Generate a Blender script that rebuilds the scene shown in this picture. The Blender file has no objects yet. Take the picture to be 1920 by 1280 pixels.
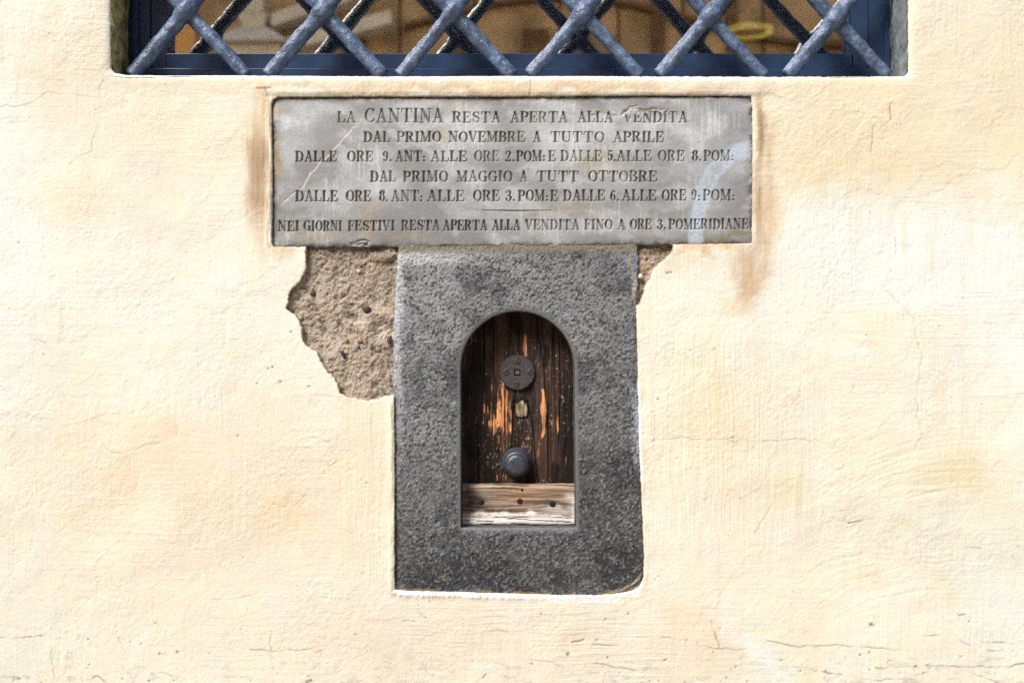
import bpy, bmesh, math, random
import numpy as np
from mathutils import Vector, Matrix

C = bpy.context.scene
COL = C.collection
random.seed(7)

# ------------------------------------------------------------------ camera, sky, sun, exposure
Z0 = 1.15                       # height of the picture's centre above the pavement
DIST = 2.2                      # camera to the face of the wall; 1 photo pixel = 1 mm on the wall
cam = bpy.data.cameras.new('camera'); camo = bpy.data.objects.new('camera', cam); COL.objects.link(camo)
camo.location = (0, -DIST, Z0); camo.rotation_euler = (math.radians(90), 0, 0)
cam.sensor_width = 36; cam.lens = 36*DIST/1.92; cam.clip_start = 0.05; cam.clip_end = 400
cam.dof.use_dof = True; cam.dof.focus_distance = DIST + 0.01; cam.dof.aperture_fstop = 3.2
C.camera = camo

SUN_EL, SUN_AZ = 47, 40          # elevation; degrees to the left of straight in front of the wall
w = bpy.data.worlds.new('World'); C.world = w; w.use_nodes = True
nt = w.node_tree; bg = nt.nodes['Background']
sky = nt.nodes.new('ShaderNodeTexSky'); sky.sky_type = 'NISHITA'; sky.sun_disc = False
sky.sun_elevation = math.radians(SUN_EL); sky.sun_rotation = math.radians(180+SUN_AZ)
sky.air_density = 1.0; sky.dust_density = 3.0; sky.ozone_density = 1.0
nt.links.new(sky.outputs[0], bg.inputs[0]); bg.inputs[1].default_value = 0.13
sl = bpy.data.lights.new('sun', 'SUN'); sl.energy = 2.7; sl.angle = math.radians(20); sl.color = (1, .985, .955)
so = bpy.data.objects.new('sun', sl); COL.objects.link(so)
sd = Vector((-math.sin(math.radians(SUN_AZ))*math.cos(math.radians(SUN_EL)), -math.cos(math.radians(SUN_AZ))*math.cos(math.radians(SUN_EL)), math.sin(math.radians(SUN_EL))))
so.rotation_euler = sd.to_track_quat('Z', 'Y').to_euler(); so.location = (-6, -9, 12)
C.view_settings.view_transform = 'Standard'; C.view_settings.look = 'None'
C.view_settings.gamma = 1; C.view_settings.exposure = 0.58
C.render.engine = 'CYCLES'
C.cycles.max_bounces = 6; C.cycles.diffuse_bounces = 3; C.cycles.glossy_bounces = 4; C.cycles.transparent_max_bounces = 8
C.cycles.use_denoising = False; C.cycles.use_adaptive_sampling = False; C.cycles.sample_clamp_indirect = 2.5; C.cycles.caustics_reflective = False; C.cycles.caustics_refractive = False
GAIN = 1.22                      # wall illumination: albedo = photo colour / GAIN

# ------------------------------------------------------------------ numpy helpers
f32 = np.float32
_tab = {}
def _table(seed):
    if seed not in _tab:
        _tab[seed] = np.random.RandomState(seed).rand(512, 512).astype(f32)*2-1
    return _tab[seed]
def vn(u, v, seed):
    """smooth value noise, -1..1"""
    T = _table(seed % 24)
    u = u + seed*17.31; v = v + seed*9.73
    iu = np.floor(u).astype(np.int32); iv = np.floor(v).astype(np.int32)
    fu = (u-iu).astype(f32); fv = (v-iv).astype(f32)
    fu = fu*fu*fu*(fu*(fu*6-15)+10); fv = fv*fv*fv*(fv*(fv*6-15)+10)
    a = T[iv & 511, iu & 511]; b = T[iv & 511, (iu+1) & 511]
    c = T[(iv+1) & 511, iu & 511]; d = T[(iv+1) & 511, (iu+1) & 511]
    return (a+(b-a)*fu) + ((c+(d-c)*fu)-(a+(b-a)*fu))*fv
def fbm(u, v, seed, octs=4, gain=.5):
    s = 0; amp = 1; tot = 0
    ca, sa = math.cos(.7), math.sin(.7)
    for k in range(octs):
        s = s + amp*vn(u, v, seed+k*5); tot += amp; amp *= gain
        u, v = (u*ca-v*sa)*2.03, (u*sa+v*ca)*2.03
    return (s/tot*1.5).astype(f32)
def fbma(u, v, seed, octs=3, gain=.5):
    """the same without rotation, for stretched grain"""
    s = 0; amp = 1; tot = 0
    for k in range(octs):
        s = s + amp*vn(u, v, seed+k*5); tot += amp; amp *= gain; u = u*2.03; v = v*2.03
    return (s/tot*1.4).astype(f32)
def ss(a, b, x):
    t = np.clip((x-a)/(b-a), 0, 1); return t*t*(3-2*t)
def lin(c):
    c = np.array(c, dtype=np.float64)/255
    return np.where(c <= .04045, c/12.92, ((c+.055)/1.055)**2.4)
def seg_dist(P, Q, ax, ay, bx, by):
    dx, dy = bx-ax, by-ay; L = dx*dx+dy*dy+1e-9
    t = np.clip(((P-ax)*dx+(Q-ay)*dy)/L, 0, 1)
    return np.hypot(P-(ax+t*dx), Q-(ay+t*dy)), t
def poly_sdf(P, Q, pts, pad=60):
    """signed distance to a polygon, negative inside; exact within pad of its box"""
    xs = [p[0] for p in pts]; ys = [p[1] for p in pts]
    out = np.full(P.shape, 1e3, dtype=f32)
    m = (P > min(xs)-pad) & (P < max(xs)+pad) & (Q > min(ys)-pad) & (Q < max(ys)+pad)
    p = P[m].astype(f32); q = Q[m].astype(f32)
    d = np.full(p.shape, 1e3, dtype=f32); ins = np.zeros(p.shape, bool)
    n = len(pts)
    for k in range(n):
        ax, ay = pts[k]; bx, by = pts[(k+1) % n]
        dd, _ = seg_dist(p, q, ax, ay, bx, by); d = np.minimum(d, dd)
        if ay != by:
            c = ((ay > q) != (by > q)) & (p < (bx-ax)*(q-ay)/(by-ay)+ax)
            ins ^= c
    out[m] = np.where(ins, -d, d)
    return out
def line_dist(P, Q, pts, pad=12):
    xs = [p[0] for p in pts]; ys = [p[1] for p in pts]
    out = np.full(P.shape, 1e3, dtype=f32); par = np.zeros(P.shape, dtype=f32)
    m = (P > min(xs)-pad) & (P < max(xs)+pad) & (Q > min(ys)-pad) & (Q < max(ys)+pad)
    if not m.any(): return out, par
    p = P[m]; q = Q[m]; d = np.full(p.shape, 1e3); tt = np.zeros(p.shape); n = len(pts)-1
    for k in range(n):
        dd, t = seg_dist(p, q, *pts[k], *pts[k+1])
        b = dd < d; d[b] = dd[b]; tt[b] = (k+t[b])/n
    out[m] = d; par[m] = tt
    return out, par
def mixc(col, c, m):
    c = np.asarray(c, dtype=f32)
    return col + (c-col)*m[..., None].astype(f32)
def blob(P, Q, cx, cy, rx, ry, p=1.0):
    r = ((P-cx)/rx)**2 + ((Q-cy)/ry)**2
    return np.exp(-r**p)
def snap(P, Q, d, h, skip=None):
    """pull grid points near the zero line of d onto it; returns P, Q, deep mask, keep mask"""
    gy, gx = np.gradient(d)
    px_x = np.gradient(P, axis=1); px_y = np.gradient(Q, axis=0)
    gx = gx/px_x; gy = gy/px_y
    g = np.hypot(gx, gy)+1e-6; gx = gx/g; gy = gy/g
    near = (d > -.75*h) & (d < .55*h)
    deep = (d <= -.75*h) & (d > -2.3*h)
    mv = np.where(near, d, np.where(deep, d+.25, 0))
    return P-gx*mv, Q-gy*mv, d <= -.75*h, d > -2.3*h

# ------------------------------------------------------------------ object helpers
def link(o, parent=None):
    COL.objects.link(o)
    if parent is not None: o.parent = parent
    return o
def thing(name, label, cat, loc=(0, 0, 0), group=None):
    o = bpy.data.objects.new(name, None); COL.objects.link(o); o.location = loc
    o['label'] = label; o['category'] = cat; o.empty_display_size = .05
    if group: o['group'] = group
    return o
def place(o, parent):
    """put a mesh made in world coordinates under its thing"""
    if parent is not None:
        base = Vector((0, 0, 0)); p = parent
        while p is not None: base += p.location; p = p.parent
        o.data.transform(Matrix.Translation(-base))
        o.parent = parent
    return o
def grid_mesh(name, X, Y, Z, fmask, col, mat, parent=None, extra=None, smooth=True):
    H, W = X.shape
    idx = np.arange(H*W).reshape(H, W)
    q = np.stack([idx[:-1, :-1], idx[:-1, 1:], idx[1:, 1:], idx[1:, :-1]], -1)[fmask]
    used = np.zeros(H*W, bool); used[q.ravel()] = True
    remap = np.cumsum(used)-1
    q = remap[q]; nv = int(used.sum()); nf = len(q)
    co = np.stack([X.ravel()[used], Y.ravel()[used], Z.ravel()[used]], -1).astype(f32)
    me = bpy.data.meshes.new(name)
    me.vertices.add(nv); me.vertices.foreach_set('co', co.ravel())
    me.loops.add(nf*4); me.loops.foreach_set('vertex_index', q.ravel().astype(np.int32))
    me.polygons.add(nf); me.polygons.foreach_set('loop_start', np.arange(0, nf*4, 4, dtype=np.int32))
    me.polygons.foreach_set('use_smooth', np.full(nf, smooth))
    me.update(calc_edges=True)
    for nm, arr in [('tint', col)] + ([('mask', extra)] if extra is not None else []):
        at = me.color_attributes.new(nm, 'FLOAT_COLOR', 'POINT')
        a4 = np.ones((nv, 4), dtype=f32); a4[:, :3] = arr.reshape(-1, 3)[used]
        at.data.foreach_set('color', a4.ravel())
    me.materials.append(mat)
    o = bpy.data.objects.new(name, me); COL.objects.link(o)
    return place(o, parent)
def bm_obj(name, bm, mat, parent=None, smooth=False, bevel=0, seg=2):
    me = bpy.data.meshes.new(name)
    if bevel:
        bmesh.ops.bevel(bm, geom=bm.edges[:], offset=bevel, segments=seg, affect='EDGES', profile=.6)
    bmesh.ops.recalc_face_normals(bm, faces=bm.faces[:])
    bm.to_mesh(me); bm.free()
    me.materials.append(mat)
    if smooth: me.polygons.foreach_set('use_smooth', np.full(len(me.polygons), True))
    o = bpy.data.objects.new(name, me); COL.objects.link(o)
    return place(o, parent)
def box(bm, x0, x1, y0, y1, z0, z1):
    r = bmesh.ops.create_cube(bm, size=1)
    bmesh.ops.scale(bm, vec=(x1-x0, y1-y0, z1-z0), verts=r['verts'])
    bmesh.ops.translate(bm, vec=((x0+x1)/2, (y0+y1)/2, (z0+z1)/2), verts=r['verts'])
def lathe_y(bm, prof, cx, cz, n=48, wob=0):
    """prof: (radius, y) going from the back to the front; axis along Y"""
    rings = []
    for r, y in prof:
        if r < 1e-6:
            rings.append([bm.verts.new((cx, y, cz))]); continue
        rings.append([bm.verts.new((cx+r*math.cos(a)*(1+wob*math.sin(3*a+y*300)), y, cz+r*math.sin(a)*(1+wob*math.sin(2*a+1+y*200))))
                      for a in [2*math.pi*k/n for k in range(n)]])
    for a, b in zip(rings[:-1], rings[1:]):
        for k in range(n):
            k2 = (k+1) % n
            if len(b) == 1: bm.faces.new((a[k], a[k2], b[0]))
            elif len(a) == 1: bm.faces.new((a[0], b[k2], b[k]))
            else: bm.faces.new((a[k], a[k2], b[k2], b[k]))
def wx(px, y=0): return (px-960)/1000*(DIST+y)/DIST
def wz(py, y=0): return Z0+(640-py)/1000*(DIST+y)/DIST

# ------------------------------------------------------------------ materials
def mat(name):
    m = bpy.data.materials.new(name); m.use_nodes = True
    n = m.node_tree.nodes; l = m.node_tree.links
    return m, n, l, n['Principled BSDF']
def noise(n, l, scale, detail=4, rough=.6, coord=None, stretch=None):
    t = n.new('ShaderNodeTexNoise'); t.inputs['Scale'].default_value = scale
    t.inputs['Detail'].default_value = detail; t.inputs['Roughness'].default_value = rough
    tc = n.new('ShaderNodeTexCoord')
    if stretch:
        mp = n.new('ShaderNodeMapping'); mp.inputs['Scale'].default_value = stretch
        l.new(tc.outputs['Object'], mp.inputs[0]); l.new(mp.outputs[0], t.inputs['Vector'])
    else: l.new(tc.outputs['Object'], t.inputs['Vector'])
    return t.outputs['Fac']
def math_n(n, l, op, a, b=None):
    t = n.new('ShaderNodeMath'); t.operation = op
    for k, v in ((0, a), (1, b)):
        if v is None: continue
        if isinstance(v, (int, float)): t.inputs[k].default_value = v
        else: l.new(v, t.inputs[k])
    return t.outputs[0]
def maprange(n, l, v, a, b, c, d):
    t = n.new('ShaderNodeMapRange')
    l.new(v, t.inputs[0])
    for k, x in zip((1, 2, 3, 4), (a, b, c, d)): t.inputs[k].default_value = x
    return t.outputs[0]
def scale_col(n, l, colr, fac):
    t = n.new('ShaderNodeVectorMath'); t.operation = 'SCALE'
    l.new(colr, t.inputs[0]); l.new(fac, t.inputs['Scale']); return t.outputs[0]
def bump(n, l, bs, h, strength, dist):
    t = n.new('ShaderNodeBump'); t.inputs['Strength'].default_value = strength; t.inputs['Distance'].default_value = dist
    l.new(h, t.inputs['Height']); l.new(t.outputs[0], bs.inputs['Normal'])
def attr(n, name):
    t = n.new('ShaderNodeAttribute'); t.attribute_name = name; return t.outputs['Color']
def ramp(n, l, v, stops):
    t = n.new('ShaderNodeValToRGB'); e = t.color_ramp.elements
    while len(e) < len(stops): e.new(.5)
    for k, (p, c) in enumerate(stops): e[k].position = p; e[k].color = (*c, 1)
    l.new(v, t.inputs[0]); return t.outputs[0]

def plaster_material():
    m, n, l, b = mat('plaster')
    sep = n.new('ShaderNodeSeparateColor'); l.new(attr(n, 'mask'), sep.inputs[0])
    v = math_n(n, l, 'MULTIPLY', noise(n, l, 1, 2, .6, stretch=(420, 60, 9)), sep.outputs[0])
    h = math_n(n, l, 'MULTIPLY', noise(n, l, 1, 2, .6, stretch=(14, 60, 420)), sep.outputs[1])
    s = math_n(n, l, 'MULTIPLY', noise(n, l, 210, 3, .55), sep.outputs[2])
    f = math_n(n, l, 'MULTIPLY', noise(n, l, 600, 2, .5), .25)
    hh = math_n(n, l, 'ADD', math_n(n, l, 'ADD', v, h), math_n(n, l, 'ADD', s, f))
    bump(n, l, b, hh, .5, .0016)
    k = maprange(n, l, noise(n, l, 260, 5, .7), .25, .75, .955, 1.03)
    l.new(scale_col(n, l, attr(n, 'tint'), k), b.inputs['Base Color'])
    b.inputs['Roughness'].default_value = .9; b.inputs['Specular IOR Level'].default_value = .15
    return m
def tinted(name, rough, spec, grain, lo, hi, bscale, bstr, bdist, stretch=None, bdetail=5):
    m, n, l, b = mat(name)
    k = maprange(n, l, noise(n, l, grain if not stretch else 1, 5, .75, stretch=stretch), .3, .7, lo, hi)
    l.new(scale_col(n, l, attr(n, 'tint'), k), b.inputs['Base Color'])
    bump(n, l, b, noise(n, l, bscale if not stretch else 1.7, bdetail, .65, stretch=stretch), bstr, bdist)
    b.inputs['Roughness'].default_value = rough; b.inputs['Specular IOR Level'].default_value = spec
    return m
def plain(name, c, rough=.5, spec=.5, metal=0, var=.2, nscale=60, bscale=150, bstr=.3, bdist=.001, c2=None):
    m, n, l, b = mat(name)
    if c2 is None: c2 = tuple(x*(1-var) for x in c)
    l.new(ramp(n, l, noise(n, l, nscale, 5, .6), [(.35, c2), (.65, c)]), b.inputs['Base Color'])
    if bstr: bump(n, l, b, noise(n, l, bscale, 4, .6), bstr, bdist)
    b.inputs['Roughness'].default_value = rough; b.inputs['Specular IOR Level'].default_value = spec
    b.inputs['Metallic'].default_value = metal
    return m
M_plaster = plaster_material()
M_mortar = tinted('old_mortar', .95, .1, 480, .72, 1.28, 360, 1.0, .003)
M_stone = tinted('grey_sandstone', .8, .3, 480, .72, 1.3, 430, 1.0, .003)
M_marble = tinted('marble', .6, .35, 300, .93, 1.06, 700, .12, .0006)
M_door = tinted('door_wood', .72, .25, 1, .6, 1.4, 1, .6, .0012, stretch=(420, 100, 22))
M_board = tinted('board_wood', .8, .2, 1, .72, 1.25, 1, .5, .001, stretch=(22, 100, 480))
def iron_paint():
    m, n, l, b = mat('painted_iron')
    c = ramp(n, l, noise(n, l, 55, 6, .65), [(.28, (.025, .036, .065)), (.5, (.075, .115, .20)), (.72, (.17, .235, .35))])
    l.new(c, b.inputs['Base Color'])
    h = math_n(n, l, 'ADD', noise(n, l, 120, 4, .6), math_n(n, l, 'MULTIPLY', noise(n, l, 260, 2, .5), .35))
    bump(n, l, b, h, .6, .004)
    b.inputs['Roughness'].default_value = .40; b.inputs['Specular IOR Level'].default_value = .7
    return m
M_iron = iron_paint()
M_frame = plain('blue_frame_paint', (.025, .054, .12), .3, .5, 0, .3, 20, 300, .05, .0005)
M_plate = plain('dark_iron', (.105, .095, .10), .42, .5, .35, .4, 150, 260, .5, .0012)
M_knob = plain('worn_iron_knob', (.10, .105, .14), .36, .5, .4, .45, 200, 300, .5, .0012)
M_screw = plain('iron_screw', (.10, .09, .088), .5, .5, .4, .5, 300, 500, .4, .0008)
M_nail = plain('rusty_nail', (.03, .022, .02), .7, .3, .2, .5, 400, 500, .5, .001)
M_jambL = plain('mossy_jamb', (.62, .54, .20), .9, .15, 0, .5, 45, 120, .9, .004, c2=(.16, .135, .06))
M_jambR = plain('grey_jamb', (.25, .28, .28), .8, .2, 0, .5, 40, 110, .7, .003, c2=(.10, .125, .125))
M_pebble = plain('dark_pebble', (.085, .075, .06), .6, .3, 0, .5, 300)
M_slate = plain('slate_pebble', (.04, .042, .05), .5, .4, 0, .4, 300)
M_ochre = plain('ochre_pebble', (.42, .27, .10), .7, .3, 0, .5, 400)
M_pale = plain('pale_pebble', (.7, .66, .6), .8, .3, 0, .3, 400)
M_core = plain('grey_spindle', (.22, .21, .2), .5, .5, .4, .7, 500, 700, .6, .001)

# ------------------------------------------------------------------ shapes on the wall, in millimetres (= photo pixels)
WIN = [(205, -620), (1705, -620), (1705, 136), (1698, 143), (1400, 143.5), (1000, 142.5), (720, 143), (500, 142), (400, 141), (300, 141), (235, 140), (214, 136), (206, 128)]
PLAQUE = [(509, 196), (513, 187), (522, 182), (700, 181), (960, 181), (1200, 179), (1408, 180), (1411, 200), (1411, 330), (1410, 456), (1300, 458), (1000, 461), (700, 463), (513, 463), (510, 455), (511, 330)]
STONE = [(748, 455), (746, 476), (742, 520), (739, 600), (737, 700), (738, 760), (739, 900), (739, 1106), (760, 1109), (850, 1111), (950, 1114), (1060, 1117), (1120, 1117), (1160, 1114), (1184, 1110), (1200, 1102), (1207, 1088), (1209, 1040), (1206, 980), (1203, 900), (1200, 830), (1198, 740), (1196, 650), (1194, 570), (1197, 520), (1197, 480), (1194, 455)]
PATCH_A = [(573, 455), (573, 476), (575, 492), (572, 510), (563, 528), (548, 541), (541, 553), (540, 566), (536, 578), (546, 585), (554, 590), (560, 600), (566, 614), (566, 628), (569, 640), (580, 651), (592, 658), (599, 670), (606, 686), (614, 697), (626, 706), (634, 720), (637, 736), (650, 743), (668, 747), (690, 751), (712, 747), (724, 742), (737, 741), (760, 741), (760, 455)]
PATCH_B = [(1185, 450), (1262, 455), (1261, 470), (1252, 482), (1238, 492), (1228, 502), (1222, 515), (1215, 528), (1208, 540), (1205, 556), (1201, 570), (1195, 572), (1185, 572)]
OPENING = [(864, 990), (863, 690)] + [(970.5-107.5*math.cos(a), 690-107*math.sin(a)) for a in np.linspace(.1, math.pi-.1, 24)] + [(1078, 690), (1081, 990)]

# ------------------------------------------------------------------ the plastered wall
wall = thing('plaster_wall', 'cream plastered house wall with peeling patches, brown stains and hairline cracks', 'wall', (0, 0, 0))

def build_plaster():
    h = 1.6
    fx = np.arange(-120, 2040+.1, h); fz = np.arange(-90, 1370+.1, h)
    cx0 = -120-np.cumsum(np.geomspace(4, 500, 80))[::-1]; cx1 = 2040+np.cumsum(np.geomspace(4, 500, 80))
    cz0 = -90-np.cumsum(np.geomspace(4, 420, 72))[::-1]; cz1 = 1370+np.cumsum(np.geomspace(4, 40, 30))
    cz1 = cz1*1.0; cz1 = cz1[cz1 < 1785]; cz1 = np.append(cz1, 1795)
    xs = np.concatenate([cx0, fx, cx1]).astype(f32); qs = np.concatenate([cz0, fz, cz1]).astype(f32)[::-1]
    P, Q = np.meshgrid(xs, qs)
    P0, Q0 = P.copy(), Q.copy()
    # the holes
    rag = 1.1*fbm(P/9, Q/9, 3, 3)+.7*vn(P/3.5, Q/3.5, 8)
    dw = poly_sdf(P, Q, WIN)
    dp = poly_sdf(P, Q, PLAQUE)
    ds = poly_sdf(P, Q, STONE)+1.0
    da = np.minimum(poly_sdf(P, Q, PATCH_A)+rag*1.3, poly_sdf(P, Q, PATCH_B)+rag*1.6)
    d = np.minimum(np.minimum(dw+rag*.35, dp+rag*.5), np.minimum(ds+rag*.6, da)).astype(f32)
    # ---- relief (mm, towards the viewer positive)
    nb = fbm(P/170, Q/170, 11, 3)
    rel = 1.5*nb + .45*fbm(P/55, Q/55, 12, 3)
    # brush directions: vertical, horizontal, stipple
    reg = fbm(P/130, Q/130, 21, 3)
    vert = ss(-.1, .35, reg)*.5
    vert = np.maximum(vert, .95*ss(1185, 1230, P)*ss(1590, 1500, P)*ss(560, 680, Q)*ss(1080, 980, Q))
    vert = np.maximum(vert, .9*ss(610, 670, P)*ss(745, 735, P)*ss(735, 780, Q)*ss(1110, 1060, Q))
    vert = np.maximum(vert, .9*blob(P, Q, 485, 330, 35, 190, 2))
    horz = ss(-.05, .3, -reg)*.5
    horz = np.maximum(horz, .95*ss(735, 790, P)*ss(1330, 1240, P)*ss(1115, 1140, Q))
    horz = np.maximum(horz, .8*blob(P, Q, 330, 240, 190, 90, 2))
    horz = np.maximum(horz, .8*ss(1560, 1600, P)*ss(500, 560, Q)*ss(820, 760, Q))
    horz = horz*(1-.9*np.clip(vert*1.6, 0, 1))
    stip = np.clip(.25+.8*fbm(P/90, Q/90, 31, 3), 0, 1)
    for bx, by, rx, ry, k in [(160, 60, 90, 90, 1), (960, 160, 480, 24, 1), (1530, 220, 180, 90, 1), (180, 900, 90, 110, 1), (230, 540, 110, 80, .9), (400, 930, 120, 60, .8), (1250, 700, 25, 200, 1), (1220, 850, 30, 160, 1)]:
        stip = np.maximum(stip, k*blob(P, Q, bx, by, rx, ry, 2))
    # sweeping trowel arcs, lower right
    ang = np.hypot(P-1800, (Q-1560)*1.05)+6*fbm(P/80, Q/80, 41, 2)
    arc = blob(P, Q, 1640, 1000, 250, 170, 2)*ss(-.3, .5, fbm(P/70, Q/120, 42, 2)+.2)
    arcs = arc*fbma(ang/5.0, (P+Q)/150, 43, 2)
    ang2 = np.hypot(P-1830, (Q-1290)*1.0)
    arcs = arcs+blob(P, Q, 1690, 860, 230, 110, 2)*fbma(ang2/5, (P-Q)/170, 44, 2)*.8
    vs = fbma(P/4.2+1.2*vn(P/60, Q/90, 51), Q/130, 52, 2); hs = fbma(P/130, Q/4.2+1.2*vn(P/90, Q/60, 53), 54, 2)
    st = fbm(P/6.5, Q/6.5, 61, 2)
    rel = rel + .28*vert*vs + .28*horz*hs + .28*stip*st + .30*arcs
    rel = rel + .16*vn(P/3.6, Q/3.6, 63)
    # overlapping skins of old lime paint: low terraces with crisp edges
    for sd_, sc, hgt in ((71, 120, .28), (75, 80, .2), (79, 200, .35)):
        t = fbm(P/sc, Q/sc, sd_, 4)
        rel = rel + hgt*ss(-.012, .012, t-.08)+.5*hgt*ss(-.01, .01, t+.22)
    # nosing above the plaque, lips round it, worn lip at the window
    nose = ss(480, 520, P)*ss(1460, 1410, P)*ss(183, 172, Q)*ss(140, 152, Q)
    rel = rel + 3.6*nose*(.8+.3*fbm(P/50, Q/50, 81, 2))
    rel = rel - 4*np.exp(-np.clip(dw, 0, 99)/5)
    lip = ss(496, 501, P)*ss(512, 508, P)*ss(170, 190, Q)*ss(470, 450, Q)
    rel = rel + lip*(1.5+1.8*fbm(P/6, Q/40, 83, 3)) + 1.0*np.exp(-((P-492-2*vn(P*0, Q/40, 84))/5)**2)*ss(165, 200, Q)*ss(420, 370, Q)
    rel = rel + 1.8*ss(475, 482, P)*ss(512, 505, P)*ss(166, 164, Q)*ss(150, 160, Q)
    rel = rel + .9*np.exp(-((P-1419)/6)**2)*ss(190, 220, Q)*ss(470, 450, Q)*(1+.5*fbm(P/9, Q/20, 85, 2))
    rel = rel + ss(322, 326, Q)*ss(1412, 1416, P)*ss(1450, 1440, P)*ss(460, 450, Q)*.6
    # lip beside the stone frame
    sl_ = np.exp(-((ds-6)/5)**2)*(ss(745, 760, Q))
    rel = rel + sl_*(2.2+1.6*fbm(P/7, Q/45, 86, 3))*(1-ss(900, 1100, P))
    # a bigger bulge of the wall about the frame, hollow by the patch
    rel = rel - .5*np.exp(-np.clip(da, 0, 99)/1.5)
    dark = np.zeros(P.shape, dtype=f32)
    def crack(pts, wdt, dep, dk, fade=True, jag=3.0):
        nonlocal rel, dark
        p2 = P+jag*fbm(P/18, Q/18, int(pts[0][0]) % 97, 3); q2 = Q+jag*fbm(P/18, Q/18, int(pts[0][1]) % 89+3, 3)
        dd, tt = line_dist(p2, q2, pts)
        k = np.exp(-(dd/wdt)**2)
        if fade: k = k*(.35+.65*ss(-.2, .5, fbm(P/22, Q/22, int(pts[-1][0]) % 83, 2)+.25))
        rel = rel-dep*k; dark = np.maximum(dark, dk*k)
    # hairline cracks
    crack([(0, 202), (55, 195), (90, 172), (150, 180), (184, 185), (190, 160), (200, 145)], 1.0, .6, .3)
    crack([(186, 232), (176, 250), (172, 285), (155, 290), (130, 310)], 1.1, .6, .3)
    crack([(1680, 430), (1682, 465), (1672, 500), (1655, 540), (1690, 570), (1712, 600), (1718, 640), (1728, 665), (1718, 760), (1728, 815), (1715, 842)], 1.1, .6, .28)
    crack([(1672, 190), (1669, 215), (1668, 225), (1657, 236)], 1.2, 1.0, .55)
    crack([(1638, 235), (1636, 270), (1632, 292)], 1.2, .7, .3)
    crack([(993, 148), (994, 165), (994, 178)], 1.0, .9, .6)
    crack([(500, 148), (498, 162), (505, 180)], 1.2, 1, .4)
    crack([(190, 835), (215, 848), (235, 852), (270, 835), (300, 830)], 1.6, .7, .22)
    crack([(1223, 826), (1290, 822), (1380, 826), (1440, 828), (1525, 824)], 1.0, .4, .4)
    crack([(1415, 1000), (1440, 960), (1455, 930)], 1.6, .6, .2)
    crack([(555, 944), (585, 912), (610, 880), (634, 862)], .9, .3, .5, jag=1)
    crack([(1335, 1163), (1341, 1190), (1348, 1215)], 1.1, .8, .5)
    # scuffs and scratches along the foot of the wall
    for pts, wd, dk in [([(0, 1196), (45, 1194), (80, 1190)], 1.2, .55), ([(380, 1124), (440, 1122), (470, 1116)], 1.2, .3), ([(470, 1218), (540, 1219), (600, 1214)], 1.0, .5),
                        ([(590, 1222), (605, 1220)], 1, .6), ([(928, 1180), (956, 1187)], 1, .5), ([(1072, 1203), (1094, 1197)], 1.3, .85), ([(1110, 1206), (1130, 1210), (1160, 1208)], 1, .65),
                        ([(1110, 1241), (1150, 1250), (1192, 1256)], 1.1, .7), ([(1195, 1195), (1220, 1196), (1258, 1195)], 1, .55), ([(1305, 1207), (1340, 1216), (1400, 1217)], 1, .6),
                        ([(1440, 1202), (1500, 1212), (1560, 1208), (1640, 1213), (1705, 1220)], 1.1, .6), ([(1540, 1258), (1575, 1264)], 1.6, .8), ([(1640, 1250), (1700, 1249), (1722, 1249)], 1.2, .75),
                        ([(1735, 1246), (1800, 1249), (1870, 1250), (1920, 1243)], 1.2, .8), ([(1800, 1200), (1818, 1209)], 1.5, .95), ([(1730, 1192), (1755, 1188)], 1.3, .7), ([(1795, 1148), (1800, 1153), (1810, 1150)], 1.3, .9),
                        ([(1840, 1204), (1900, 1205)], 1.2, .6), ([(1850, 1218), (1880, 1219)], 1.2, .6), ([(1592, 980), (1604, 977), (1617, 974)], 1.4, .95), ([(1485, 1250), (1530, 1256)], 1, .5),
                        ([(60, 635), (72, 638), (84, 642)], 1.2, .7), ([(0, 1268), (35, 1270)], 1.4, .5), ([(98, 1215), (97, 1245), (104, 1275)], 1, .4), ([(225, 1200), (238, 1230)], 1, .4),
                        ([(165, 1272), (185, 1268), (200, 1278)], 1.5, .7), ([(240, 1262), (250, 1275), (262, 1250)], 2, .4), ([(510, 1180), (506, 1225), (512, 1255)], 2.0, .22), ([(608, 826), (616, 828), (624, 824)], 1, .7),
                        ([(1810, 1028), (1842, 1029)], 1.4, .3), ([(1362, 822), (1376, 817)], 1.1, .8), ([(1660, 1245), (1666, 1236), (1690, 1240)], 1.1, .4), ([(905, 1270), (912, 1264)], 1.5, .8),
                        ([(995, 1236), (1030, 1240), (1060, 1250)], 1, .3), ([(755, 1163), (780, 1162)], 1, .4), ([(785, 1150), (800, 1157)], 1, .5), ([(1130, 1280), (1136, 1262)], 1.2, .6),
                        ([(720, 1240), (745, 1250)], 1.2, .3), ([(1820, 1260), (1860, 1275), (1910, 1290)], 1.2, .5), ([(1600, 1270), (1650, 1275), (1720, 1271)], 1.1, .5), ([(300, 1258), (340, 1270)], 1.2, .4)]:
        crack(pts, wd, .5, dk, jag=2.2)
    # pits and specks
    rs = np.random.RandomState(5)
    known = [(503, 691, 1.8), (511, 688, 1.8), (526, 716, 2.2), (580, 725, 2.4), (482, 719, 1.6), (546, 622, 2), (446, 817, 1.6), (82, 664, 1.5), (1065, 1226, 3.2), (1633, 1170, 3.4), (1637, 1172, 3), (265, 1206, 2), (300, 1225, 2.4), (333, 1222, 2.4), (1252, 512, 2.6), (1258, 511, 2),
             (1234, 748, 2), (1380, 1250, 2), (1717, 1249, 2.6), (456, 1045, 1.5), (688, 905, 1.6), (37, 1272, 2.4), (583, 1276, 3), (577, 1278, 3), (280, 1276, 2), (1015, 1150, 1.8), (1070, 1138, 1.4), (785, 1134, 1.4), (1339, 655, 1.8), (1295, 657, 1.5)]
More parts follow.
